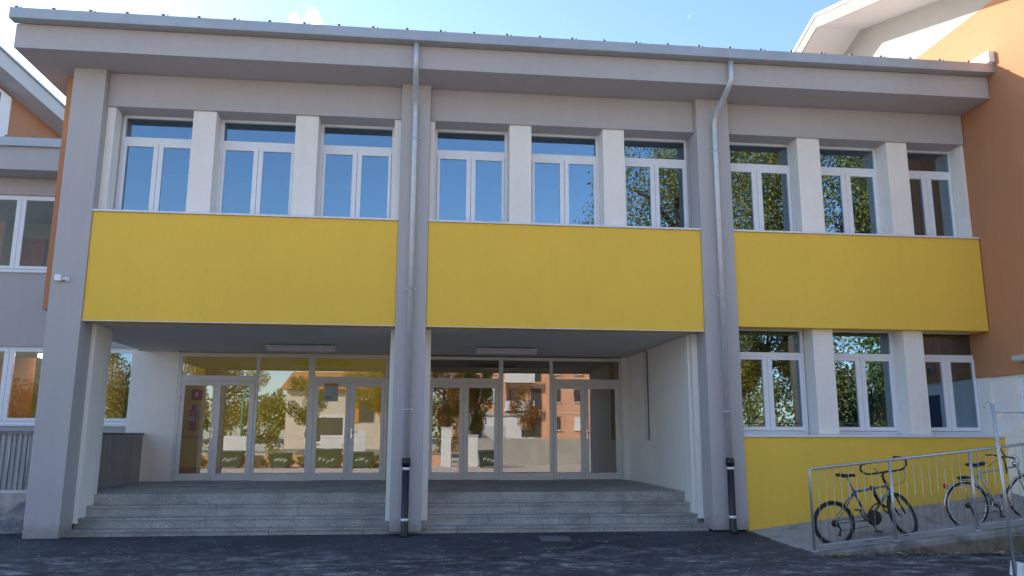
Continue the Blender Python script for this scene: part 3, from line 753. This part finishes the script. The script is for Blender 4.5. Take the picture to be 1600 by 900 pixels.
    MB().tube([rc + Vector((.0, -.06, .0)), rc + Vector((.02, -.06, -.02)), rc + Vector((.07, -.06, -.16))], .014, 8).build('derailleur', 'black', b)
    MB().ball((14.19, y, .73), .035, .03, .045).build('tail_light', 'red', b)
    MB().tube([rc + Vector((-.08, -.05, .395)), rc + Vector((.17, -.05, .41)), rc + Vector((.25, 0, .43))], .006, 6).tube([rc + Vector((-.08, .05, .395)), rc + Vector((.17, .05, .41)), rc + Vector((.25, 0, .43))], .006, 6).tube([rc + Vector((-.06, -.05, .395)), rc + Vector((0, -.055, 0))], .004, 6).build('luggage_rack', 'chrome', b)
    MB().ball((14.52, y, .85), .12, .05, .035).build('rolled_strap', 'black', b)
bike_two()

# ------------------------------------------------------------------ site fence panel in the right foreground
ft = thing('site_fence', (13.25, -3.75, -.2), 'galvanised temporary fence panel standing on the asphalt before the ramp', 'fence')
MB().tube([(13.245, -3.75, -.19), (13.19, -3.75, 1.905)], .021, 12).build('post', 'galv', ft)
MB().tube([(13.19, -3.75, 1.80), (14.5, -3.80, 1.80), (16.6, -3.9, 1.80)], .012, 8).build('top_rail', 'galv', ft)
MB().tube([(13.19, -3.75, 1.895), (13.15, -3.75, 1.925), (13.10, -3.75, 1.925), (13.075, -3.75, 1.90), (13.07, -3.75, 1.84)], .0055, 8).build('hook', 'galv', ft)
gs = MB()
gs.prism([(13.205, 1.79), (13.36, 1.79), (13.28, 1.735), (13.215, 1.63)], 'Y', -3.753, -3.747)
gs.build('gusset_plate', 'galv', ft)
wm = MB()
for k in range(12): wm.tube([(13.42 + k * .25, -3.76 - k * .007, -.05), (13.42 + k * .25, -3.76 - k * .007, 1.80)], .0018, 4)
for k in range(8): wm.tube([(13.24, -3.75, .05 + k * .24), (16.3, -3.9, .05 + k * .24)], .0018, 4)
wm.build('wire_mesh', 'galv', ft)
MB().prism([(13.25, -.19), (13.28, -.02), (13.30, -.02), (13.50, -.13), (13.56, -.19)], 'Y', -3.85, -3.65).build('base_block', 'sill', ft)

# drain cover
t = MB().box(7.85, 8.32, -.55, -.15, -.14, -.085, bev=.004).build('drain_cover', 'drain', None, (8.08, -.35, -.09)); tag(t, 'flat grey rectangular drain cover in the asphalt before the steps', 'drain cover')
# fallen leaves
lv = MB(); rl_ = random.Random(11)
def leafq(x, y, z, s):
    a = rl_.uniform(0, 6.28); n = 5; c = [rl_.uniform(-.25, .25) * s for _ in range(4)]
    d = Vector((math.cos(a), math.sin(a), 0)); e = Vector((-d.y, d.x, 0)); p = Vector((x, y, z))
    pts = [p - d * s + Vector((0, 0, c[0] * .6)), p + e * s * .55 + Vector((0, 0, abs(c[1]))), p + d * s + Vector((0, 0, abs(c[2]))), p - e * s * .55 + Vector((0, 0, abs(c[3])))]
    lv.quad(*pts)
for i in range(420):
    x = rl_.uniform(-4, 17); y = -rl_.uniform(.2, 9)
    if x > 11.5 and y > -1.85: continue
    leafq(x, y, gz(y) + .012, rl_.uniform(.016, .044))
for i in range(200):
    x = 11.6 + 4.6 * rl_.random() ** 1.0; y = -1.84 - abs(rl_.gauss(0, .13))
    leafq(x, y, -.193 + rl_.uniform(0, .02), rl_.uniform(.022, .06))
for i in range(30):
    x = rl_.uniform(12, 16); y = rl_.uniform(-1.4, 0); t_ = (y - .028) / (-1.62 - .028)
    leafq(x, y, rz_in(x) * (1 - t_) + rz_out(x) * t_ + .012, rl_.uniform(.012, .025))
tag(lv.build('fallen_leaves', 'litter'), 'scattered dry brown leaves on the asphalt and along the ramp kerb', 'leaves', kind='stuff')

# ------------------------------------------------------------------ orange gabled wing on the right
wg = thing('gabled_wing', (20, 0, 0), 'tall orange gabled wing with cream gable and white base', 'building')
RY, RZ, PS, XB = 3.28, 11.416, .31, 15.10
def roofz(y): return RZ - PS * abs(y - RY)
Y0, Y1 = -1.95, 15.5
so = .35            # roof build-up below the top line
def wz(y): return roofz(y) - so + .03
ZC = 9.352
ycl = RY - (RZ - so + .03 - ZC) / PS; ycr = RY + (RZ - so + .03 - ZC) / PS
MB().prism([(Y0, 2.56), (Y1, 2.56), (Y1, wz(Y1)), (ycr, ZC), (Y0, ZC)], 'X', 16.18, 16.6).build('wall', 'orange', wg)
MB().prism([(Y0, ZC + .001), (ycr, ZC + .001), (RY, wz(RY)), (Y0, wz(Y0))], 'X', 16.178, 16.6).build('gable', 'cream', wg)
wl = MB().box(16.24, 16.6, -.45, 12, -.3, 2.559).box(16.24, 16.6, Y0, -1.42, -.3, 2.559).box(16.24, 16.6, -1.42, -.45, 2.52, 2.559).box(16.24, 16.6, -1.42, -.45, -.3, .45)
wl.build('base_wall', 'white', wg)
B(16.6, 30, Y0, Y1, -.3, wz(Y0)).build('body', 'orange', wg)
for sgn in (-1, 1):
    ye = Y0 - .8 if sgn < 0 else Y1 + .8
    P1, P2 = (RY, RZ), (ye, roofz(ye))
    MB().prism([(RY, RZ - .077), P2[:1] + (P2[1] - .077,), (P2[0], P2[1] - so), (RY, RZ - so)], 'X', XB, 30).build('roof_soffit', 'barge', wg)
    MB().prism([(RY, RZ - .078), (P2[0], P2[1] - .078), (P2[0], P2[1] - so - .01), (RY, RZ - so - .01)], 'X', XB - .025, XB - .002).build('barge_board', 'board', wg)
    MB().prism([(RY, RZ - .075), (P2[0], P2[1] - .075), (P2[0], P2[1]), (RY, RZ)], 'X', XB - .05, 30).build('roof', 'flash', wg)
f = MB().box(16.262, 16.32, -1.42, -1.34, .45, 2.52).box(16.262, 16.32, -.53, -.45, .45, 2.52).box(16.262, 16.32, -1.34, -.53, 2.44, 2.52)
d = f.build('door', 'frame', wg)
B(16.275, 16.31, -1.34, -.53, .46, 2.44).build('door_leaf', 'sill', d); B(16.268, 16.274, -1.24, -.63, .62, 2.32).build('door_glass', 'curtain', d)
for z in (1.9, 2.2): B(16.22, 16.262, -.475, -.445, z, z + .1).build('hinge', 'frame', d)
t = thing('wall_light', (16.1, -.8, 2.8), 'white oblong bulkhead light on the orange wing above the side door', 'lamp')
MB().box(16.02, 16.13, -1.15, -.62, 2.765, 2.865, bev=.025).build('diffuser', 'lampcover', t)
B(16.13, 16.177, -1.17, -.60, 2.755, 2.875, bev=.01).build('housing', 'frame', t)

# ------------------------------------------------------------------ lower wing on the left
lw = thing('side_wing', (-4, 6, 0), 'lower grey wing with wide white windows set back behind the end pillar', 'building')
YW = 5.3
def wall_with_windows():
    m = MB(); x0, x1 = -26, -.365
    W_ = ((-4.6, -1.7), (-1.45, -.42)); U_ = ((-4.6, -1.7),)
    m.box(x0, x1, YW, YW + .35, .3, 1.70).box(x0, x1, YW, YW + .35, 3.40, 5.08).box(x0, x1 + .12, YW, YW + .35, 6.87, 7.26)
    m.box(x0, -4.6, YW, YW + .35, 1.70, 3.40).box(-1.7, -1.45, YW, YW + .35, 1.70, 3.40).box(-.42, x1, YW, YW + .35, 1.70, 3.40)
    m.box(x0, -4.6, YW, YW + .35, 5.08, 6.87).box(-1.7, x1 + .12, YW, YW + .35, 5.08, 6.87)
    return m.build('wall', 'grey', lw)
wall_with_windows()
window(-4.6, -1.7, 5.085, 6.868, 0, 0, YW + .06, lw, 'glassleft', mid=-3.24, mull=.20)
window(-4.6, -1.7, 1.705, 3.398, 0, 0, YW + .06, lw, 'glassleft', mid=-3.12, mull=.20)
window(-1.45, -.42, 1.705, 3.398, 0, 0, YW + .06, lw, 'glassup', mid=-1.1, mull=.14)
B(-4.62, -1.68, YW - .04, YW + .06, 5.055, 5.084).build('window_sill', 'sill', lw)
B(-4.62, -.40, YW - .04, YW + .06, 1.665, 1.702).build('window_sill', 'sill', lw)
B(-26, -.24, 4.66, 5.9, 7.262, 7.80, bev=.006).build('eave_soffit', 'grey', lw)
MB().prism([(4.58, 7.79), (4.58, 7.985), (4.62, 7.985), (4.62, 7.84), (4.66, 7.84), (4.66, 7.79)], 'X', -26, -.245).build('gutter', 'gutter', lw)
for k in range(8): B(-3.95 + k * .57 - .02, -3.95 + k * .57 + .02, 4.6, 4.66, 7.986, 8.03).build('roof_clip', 'clip', lw)
MB().prism([(4.62, 7.95), (14, 8.3), (14, 8.2), (4.62, 7.85)], 'X', -5, -.242).build('roof', 'zinc', lw)
MB().prism([(4.62, 7.95), (8.9, 8.11), (8.9, 8.01), (4.62, 7.85)], 'X', -26, -5.002).build('roof', 'zinc', lw)
for q in ((-5.1, -.5, 8.4, 8.5, .3, 7.2), (-8, -5.1, 8.4, 8.5, .3, 1.2), (-8, -5.1, 8.4, 8.5, 3.3, 5.0), (-8.1, -8, 5.66, 8.4, .3, 7.2), (-.5, -.4, 5.66, 8.4, .3, 7.2)): B(*q).build('room_wall', 'roomg', lw)
B(-4.6, -3.35, 7.0, 7.1, .5, 3.3).build('room_partition', 'roomo', lw); B(-3.05, -1.2, 7.0, 7.1, .5, 3.3).build('room_partition', 'roomo', lw)
B(-4.6, -4.0, 8.3, 8.36, 4.25, 6.55, bev=.01).build('room_door', 'wood', lw)
B(-8, -.5, 5.66, 8.4, 3.45, 4.2).build('room_floor', 'wingroom', lw)
B(-8, -.5, 5.66, 8.4, .3, .5).build('room_floor', 'wingroom', lw)
B(-8, -.5, 5.66, 8.4, 7.0, 7.1).build('room_ceiling', 'wingroom', lw)
t = thing('tube_lamp', (-2.5, 7.0, 3.4), 'lit fluorescent tube on the room ceiling behind the lower wing window', 'lamp')
B(-3.1, -2.0, 6.6, 6.8, 3.28, 3.36, bev=.01).build('tube', 'lamp', t)
B(-3.12, -1.98, 6.58, 6.82, 3.362, 3.45).build('housing', 'sill', t)
# terrace and parapets
tr = thing('terrace_parapet', (-2, 1, 0), 'ribbed grey concrete parapet on a stained base beside the end pillar', 'parapet')
B(-9, .03, .86, 5.29, -.3, .50).build('terrace_floor', 'granite', tr)
B(-9, -.03, .80, .86, -.35, .545, bev=.006).build('base_wall', 'stained', tr)
pp = MB(); x = -4.0
while x < -.12:
    pp.box(x, x + .05, .835, .90, .60, 1.49, bev=.006).box(x + .05, x + .085, .865, .90, .60, 1.49); x += .085
pp.build('ribbed_panel', 'rib', tr)
B(-4.0, -.02, .80, .93, 1.495, 1.545, bev=.006).build('cap', 'kerb', tr)
B(-4.0, -.04, .80, .84, .546, .598, bev=.004).build('bottom_rail', 'pipe', tr)
for k in range(14):
    x = -3.9 + k * .29
    MB().tube([(x, .815, .6), (x, .815, 1.49)], .008, 8).build('bar', 'pipe', tr)
pp = MB(); y = 1.17
while y < 4.80:
    gap = .012
    if abs(y - 3.1) < .03: y += .02
    pp.box(-.04, .03, y, y + .035, .512, 1.475, bev=.004).box(-.04, .018, y + .035, y + .05, .512, 1.475); y += .05
pp.build('ribbed_panel', 'rib', tr)
B(-.07, .05, 1.165, 4.85, 1.478, 1.525, bev=.006).build('cap', 'kerb', tr)

# upper block behind the left wing
ub = thing('upper_block', (-9, 11, 8), 'orange upper block with deep white eaves rising behind the lower wing roof', 'building')
B(-16, -6, 6.5, 20, 8.0, 11.07).build('wall', 'orange', ub)
B(-16.6, -5.34, 5.9, 20.6, 11.07, 11.49, bev=.006).build('eave_soffit', 'barge', ub)
B(-16.7, -5.28, 5.8, 20.7, 11.492, 11.54).build('roof', 'gutter', ub)
MB().prism([(7.2, 9.0), (9.38, 9.0), (9.38, 10.9), (7.2, 10.9)], 'X', -6.02, -5.86).build('window_surround', 'white', ub)
B(-5.858, -5.84, 7.5, 8.78, 9.1, 10.8).build('window', 'curtain', ub)

# ------------------------------------------------------------------ surroundings behind the photographer, seen mirrored in the glass
def crown(m, c, rad, n, size, rnd, clumps=14):
    cs = []
    for _ in range(clumps):
        while True:
            p = Vector((rnd.uniform(-1, 1), rnd.uniform(-1, 1), rnd.uniform(-.9, 1)))
            if .25 < p.length < 1: break
        cs.append((p, rnd.uniform(.22, .42)))
    for i in range(n):
        p0, r_ = rnd.choice(cs)
        q = Vector((rnd.gauss(0, 1), rnd.gauss(0, 1), rnd.gauss(0, 1)))
        q = p0 + q.normalized() * r_ * rnd.random() ** .4
        p = Vector((c[0] + q.x * rad[0], c[1] + q.y * rad[1], c[2] + q.z * rad[2]))
        s = size * rnd.uniform(.6, 1.3)
        a = Vector((rnd.gauss(0, 1), rnd.gauss(0, 1), rnd.gauss(0, .6))).normalized(); b_ = a.orthogonal().normalized()
        b_.rotate(Matrix.Rotation(rnd.uniform(0, 6.28), 3, a)); d_ = a.cross(b_)
        m.quad(p + b_ * s, p + d_ * s * .6, p - b_ * s, p - d_ * s * .6)
def tree(x, y, h, rw, rh, cz, n, size, leaf_, label, seed, cat='tree', trunk_r=.2, group='trees across the yard'):
    rnd = random.Random(seed)
    t_ = thing('autumn_tree' if leaf_ in ('leafy', 'leafr', 'leafo') else 'evergreen_tree', (x, y, -.2), label, cat)
    tk = MB(); top_ = cz + rh * .4
    pts = [(x + rnd.uniform(-.1, .1) * i, y + rnd.uniform(-.1, .1) * i, -.3 + (top_ + .3) * i / 5) for i in range(6)]
    tk.tube(pts, [trunk_r * (1.15 - .18 * i) for i in range(6)], 9)
    for k in range(9):
        a = rnd.uniform(0, 6.28); z0 = cz - rh * .7 + rnd.random() * rh * .9; r0 = Vector((x, y, z0))
        e = r0 + Vector((math.cos(a) * rw * .75, math.sin(a) * rw * .75, rh * rnd.uniform(.15, .5)))
        tk.tube([r0, r0.lerp(e, .5) + Vector((0, 0, .15 * rh * rnd.random())), e], [trunk_r * .45, trunk_r * .28, trunk_r * .08], 6)
    tk.build('trunk', 'bark', t_)
    c = MB(); crown(c, (x, y, cz), (rw, rw, rh), n, size, rnd, int(12 + rw * 2)); c.build('crown', leaf_, t_)
tree(18.0, -21.5, 21, 3.9, 7.2, 12.6, 24000, .075, 'leafo', 'tall loose autumn tree mirrored in the right window of the middle bay', 21, trunk_r=.32)
tree(23.2, -20.5, 22, 3.6, 8.6, 11.6, 42000, .08, 'leafo', 'big yellowing tree mirrored in the upper window beside the right pillar', 22, trunk_r=.35)
tree(28.2, -20.0, 22, 3.4, 9.2, 11.6, 42000, .08, 'leafg', 'tall green tree mirrored in the middle upper window of the right bay', 23, trunk_r=.35)
tree(23.5, -24.5, 9, 2.6, 2.6, 5.6, 14000, .07, 'leafy', 'golden leaved tree mirrored in the ground floor window by the right pillar', 24)
tree(28.5, -25, 9, 3.0, 4.0, 4.0, 16000, .07, 'leafd', 'dark evergreen mirrored in the ground floor windows of the right bay', 25)
tree(-6.4, -27, 7, 2.7, 2.6, 4.5, 14000, .06, 'leafy', 'yellow autumn tree mirrored in the leftmost entrance door', 26)
tree(-1.2, -29, 6, 1.5, 1.8, 3.6, 6000, .06, 'leafo', 'pale olive sapling mirrored in the tall fixed pane of the left bay', 27, trunk_r=.1)
tree(3.7, -27, 8, 2.2, 2.4, 4.6, 14000, .06, 'leafy', 'russet and yellow tree mirrored in the door beside the middle pillar', 28)
tree(7.6, -29, 7, 1.5, 2.7, 4.0, 11000, .06, 'leafr', 'reddish brown shrubby tree mirrored in the door right of the middle pillar', 29)
tree(9.4, -30, 7, 1.3, 3.2, 3.5, 12000, .06, 'leafd', 'dark pointed evergreen mirrored beside the orange apartment block', 30)
tree(-11.0, -24, 7, 2.4, 3.0, 4.2, 13000, .065, 'leafy', 'golden tree mirrored in the narrow window behind the left pier', 31)
tree(13.6, -36, 5, 1.4, 1.8, 3.6, 4500, .055, 'leafr', 'thin reddish sapling mirrored before the apartment block', 32, trunk_r=.08)

far = MB(); rf_ = random.Random(77)
for k in range(46):
    fx = -75 + k * 1.85 + rf_.uniform(-.8, .8)
    if fx > 9: break
    crown(far, (fx, -62 + rf_.uniform(-5, 5), 3.2), (2.6, 2.6, rf_.uniform(2.8, 4.6)), 1100, .19, rf_, 12)
for k in range(22):
    fx = 36 + k * 1.9
    crown(far, (fx, -58 + rf_.uniform(-5, 5), 4), (2.8, 2.6, rf_.uniform(3.5, 5.5)), 1100, .19, rf_, 12)
tag(far.build('treeline', 'leafo'), 'distant line of autumn trees across the yard', 'trees', kind='stuff')
ap = thing('apartment_block', (20, -66, 0), 'orange apartment block with white balconies mirrored in the right entrance doors', 'building')
B(9.5, 34, -76, -62, -.2, 22).build('wall', 'brick', ap)
for zi in range(7):
    z = 1.4 + zi * 2.95
    for xi in range(10):
        xx = 10.4 + xi * 2.35
        if xi % 4 == 2:
            bo = B(xx - .6, xx + 2.6, -62.0 + .002, -60.8, z - .2, z - .04).build('balcony', 'balcony', ap)
            B(xx - .6, xx + 2.6, -60.86, -60.80, z - .04, z + .8).build('balcony_panel', 'bin' if zi % 3 == 0 else 'balcony', bo)
        tall = xi % 4 in (2, 3)
        w_ = B(xx, xx + (1.1 if tall else .8), -61.999, -61.93, z + (.02 if tall else .75), z + 2.15).build('window', 'dark' if (xi * 7 + zi * 3) % 5 else 'balcony', ap)
        if not tall: B(xx - .08, xx + .88, -61.998, -61.80, z + .66, z + .748).build('sill', 'balcony', w_)
    B(9.5, 34, -61.998, -61.94, z - .45, z - .3).build('string_course', 'beige', ap)
for xx in (14.2, 19.0, 24.0): B(xx, xx + .5, -61.997, -61.5, -.2, 22).build('facade_pier', 'brick', ap)
B(9.1, 34.4, -76.4, -61.5, 22, 22.4).build('roof', 'balcony', ap)
rnd_h = random.Random(4)
bh = thing('beige_house', (0, -40, 0), 'beige house with a framed window mirrored in the tall fixed pane', 'building')
B(-4.2, 5.0, -48, -38, -.2, 4.9).build('wall', 'beige', bh)
MB().prism([(-49, 4.9), (-37.4, 4.9), (-43, 6.6)], 'X', -4.6, 5.4).build('roof', 'wood', bh)
w_ = B(-2.6, .2, -37.998, -37.85, .9, 3.0).build('window', 'balcony', bh)
B(-2.4, .0, -37.848, -37.82, 1.1, 2.8).build('pane', 'dark', w_)
for x0_ in (1.2, 3.2):
    w2_ = B(x0_, x0_ + 1.0, -37.998, -37.9, 2.5, 4.1).build('window', 'dark', bh)
    B(x0_ - .5, x0_ - .02, -37.997, -37.92, 2.45, 4.15).build('shutter', 'wood', w2_)
MB().tube([(4.7, -37.9, -.2), (4.7, -37.9, 4.8)], .06, 8).build('downpipe', 'galv', bh)
B(-4.4, 5.2, -37.99, -37.93, -.2, .5).build('plinth', 'kerb', bh)
for x0, x1, y, z0, z1, m_, lab in (
    (-30, 7.0, -22.6, -.2, .42, 'brick', 'low red wall mirrored below the white boards'),
    (8.2, 34, -25.0, -.2, 1.35, 'wallconc', 'long pale concrete wall mirrored in the right entrance doors')):
    t = B(x0, x1, y - .2, y, z0, z1, bev=.02).build('boundary_wall', m_, None, ((x0 + x1) / 2, y, z0)); tag(t, lab, 'wall')
t = thing('white_garage', (10.4, -45, 0), 'low white garage mirrored before the apartment block', 'building')
B(9.9, 14.2, -50, -44, -.2, 3.2).build('wall', 'balcony', t); B(9.7, 14.4, -50.2, -43.8, 3.2, 3.35).build('roof', 'zinc', t); B(10.6, 12.8, -43.998, -43.96, -.1, 2.3).build('door', 'zinc', t)
for x0, x1, z0, z1, lab in ((-5.0, -3.5, .47, 1.44, 'blank white board mirrored in the leftmost opening door'), (.40, 1.62, .55, 1.50, 'blank white board mirrored in the door carrying the notice'), (1.98, 2.85, .62, 1.75, 'blank white board mirrored in the door beside the middle pillar')):
    t = thing('white_board', ((x0 + x1) / 2, -22, -.2), lab, 'board', 'boards along the low red wall')
    B(x0, x1, -22.04, -22.0, z0, z1, bev=.008).build('panel', 'balcony', t)
    MB().tube([(x0 + .2, -22.05, -.2), (x0 + .2, -22.05, z1)], .03, 8).tube([(x1 - .2, -22.05, -.2), (x1 - .2, -22.05, z1)], .03, 8).build('leg', 'galv', t)
for i, (x, lab) in enumerate(((7.02, 'tall white gate pier mirrored right of the middle pillar'), (8.0, 'wider white gate pier mirrored behind the tall one'))):
    t = thing('gate_pier', (x, -22, -.2), lab, 'pier', 'white gate piers')
    B(x, x + .55 + .5 * i, -22.3, -21.8 - .0, -.2, 1.90 - .42 * i, bev=.02).build('shaft', 'balcony', t)
    B(x - .04, x + .59 + .5 * i, -22.35, -21.76, 1.902 - .42 * i, 1.97 - .42 * i, bev=.01).build('cap', 'zinc', t)
binlab = ('green bin mirrored in the leftmost opening door', 'green bin mirrored low in the tall fixed pane', 'green bin mirrored under the notice door board', 'green bin mirrored in the door beside the middle pillar', 'green bin mirrored in the right bay beside the white piers')
for x, sc_, lab in zip((-4.5, -1.9, .35, 2.25, 9.0), (.95, .8, 1.1, .9, 1.0), binlab):
    t = thing('wheeled_bin', (x + .6, -20.5, -.2), lab, 'bin', 'green rubbish bins along the wall')
    w_ = 1.25 * sc_; h_ = -.12 + .72 * sc_
    MB().prism([(x + .06, -.12), (x + w_ - .06, -.12), (x + w_, h_), (x, h_)], 'Y', -20.9, -20.1).build('body', 'bin', t)
    MB().prism([(-20.95, h_ + .002), (-20.05, h_ + .002), (-20.12, h_ + .09), (-20.88, h_ + .13)], 'X', x - .03, x + w_ + .03).build('lid', 'bin', t)
    rr_ = random.Random(int(x * 10) + 3)
    for k in range(4):
        cx_ = x + .25 + k * .2 * sc_; z_ = .12 + rr_.uniform(-.05, .1)
        MB().tube([(cx_, -20.09, z_), (cx_ + .05, -20.09, z_ + .14), (cx_ + .1, -20.09, z_ + rr_.uniform(0, .1)), (cx_ + .13, -20.09, z_ + .16)], .02, 6).build('paint_mark', 'whitegraf', t)
    for xx in (x + .15, x + w_ - .15): MB().tube([(xx, -20.3, -.12), (xx, -20.22, -.12)], .08, 12).build('wheel', 'rubber', t)
hd_ = MB(); rh_ = random.Random(9)
for k in range(26): crown(hd_, (-13 + k * .72, -21.6 + rh_.uniform(-.2, .2), rh_.uniform(-.05, .2)), (.55, .4, .45), 420, .05, rh_, 8)
tag(hd_.build('hedge', 'leafg'), 'low clipped hedge before the red wall across the yard', 'hedge', kind='stuff')
t = thing('street_lamp', (-4.05, -23, -.2), 'green curved street lamp mirrored in the leftmost opening door', 'lamp post')
MB().tube([(-4.05, -23, -.2), (-4.05, -23, 3.2), (-4.0, -23, 3.8), (-3.85, -23, 4.1), (-3.6, -23, 4.15)], [.06, .05, .045, .04, .04], 10).build('pole', 'lampgreen', t)
MB().ball((-3.5, -23, 4.1), .2, .12, .07).build('lamp_head', 'lampgreen', t)

# ------------------------------------------------------------------ sky, sun, camera
SV = Vector((.70, -.53, -.48)).normalized()      # direction the sunlight travels
sun = bpy.data.lights.new('sun', 'SUN'); sun.energy = 3.1; sun.angle = R(.5); sun.color = (1, .93, .83)
so_ = bpy.data.objects.new('sun', sun); COL.objects.link(so_); so_.rotation_euler = SV.to_track_quat('-Z', 'Y').to_euler()
W = bpy.data.worlds.new('World'); SC.world = W; W.use_nodes = True
nt = W.node_tree; bg = nt.nodes['Background']
sky = nt.nodes.new('ShaderNodeTexSky'); sky.sky_type = 'NISHITA'; sky.sun_disc = False
sky.sun_elevation = math.asin(-SV.z); sky.sun_rotation = math.atan2(-SV.x, -SV.y)
sky.altitude = 200; sky.air_density = 1.0; sky.dust_density = .8; sky.ozone_density = 3.2
# two small wisps of cloud
tc = nt.nodes.new('ShaderNodeTexCoord')
nz = nt.nodes.new('ShaderNodeTexNoise'); nz.inputs['Scale'].default_value = 55; nz.inputs['Detail'].default_value = 6; nz.inputs['Roughness'].default_value = .6
nt.links.new(tc.outputs['Generated'], nz.inputs['Vector'])
def wisp(d, rad):
    vm = nt.nodes.new('ShaderNodeVectorMath'); vm.operation = 'DISTANCE'; nt.links.new(tc.outputs['Generated'], vm.inputs[0]); vm.inputs[1].default_value = d
    mr = nt.nodes.new('ShaderNodeMapRange'); mr.inputs[1].default_value = 0; mr.inputs[2].default_value = rad; mr.inputs[3].default_value = .62; mr.inputs[4].default_value = -.25
    nt.links.new(vm.outputs['Value'], mr.inputs[0])
    ad = nt.nodes.new('ShaderNodeMath'); ad.operation = 'MULTIPLY_ADD'; ad.inputs[1].default_value = 1.6; ad.use_clamp = True
    nt.links.new(nz.outputs['Fac'], ad.inputs[0])
    sb = nt.nodes.new('ShaderNodeMath'); sb.operation = 'SUBTRACT'; nt.links.new(mr.outputs[0], sb.inputs[0]); sb.inputs[1].default_value = .85
    nt.links.new(sb.outputs[0], ad.inputs[2])
    return ad.outputs[0]
F_ = 1234.5377; yaw, pit, rol = .1098, .1853, .0028
f_ = Vector((math.sin(yaw) * math.cos(pit), math.cos(yaw) * math.cos(pit), math.sin(pit)))
r_ = Vector((math.cos(yaw), -math.sin(yaw), 0)); u_ = r_.cross(f_)
c_, s_ = math.cos(rol), math.sin(rol)
cr, cu = r_ * c_ + u_ * s_, u_ * c_ - r_ * s_
w1 = wisp((-.1409, .8685, .4752), .022); w2 = wisp((-.1557, .8668, .4738), .016)
mxm = nt.nodes.new('ShaderNodeMath'); mxm.operation = 'MAXIMUM'; nt.links.new(w1, mxm.inputs[0]); nt.links.new(w2, mxm.inputs[1])
mx = nt.nodes.new('ShaderNodeMix'); mx.data_type = 'RGBA'; nt.links.new(mxm.outputs[0], mx.inputs[0]); nt.links.new(sky.outputs[0], mx.inputs[6]); mx.inputs[7].default_value = (9, 8.8, 8.6, 1)
nt.links.new(mx.outputs[2], bg.inputs['Color']); bg.inputs['Strength'].default_value = .126

cam = bpy.data.cameras.new('camera'); co = bpy.data.objects.new('camera', cam); COL.objects.link(co); SC.camera = co
cam.sensor_width = 36; cam.lens = F_ / 1600 * 36; cam.clip_end = 3000; cam.clip_start = .05
mw = Matrix((cr, cu, -f_)).transposed().to_4x4(); mw.translation = Vector((5.9941, -13.1752, 1.4815)); co.matrix_world = mw
SC.view_settings.view_transform = 'Standard'; SC.view_settings.look = 'None'; SC.view_settings.gamma = 1
SC.view_settings.exposure = 1.62
try: SC.view_settings.use_curve_mapping = False
except Exception: pass
SC.cycles.max_bounces = 8; SC.cycles.transparent_max_bounces = 16; SC.cycles.diffuse_bounces = 4; SC.cycles.glossy_bounces = 5
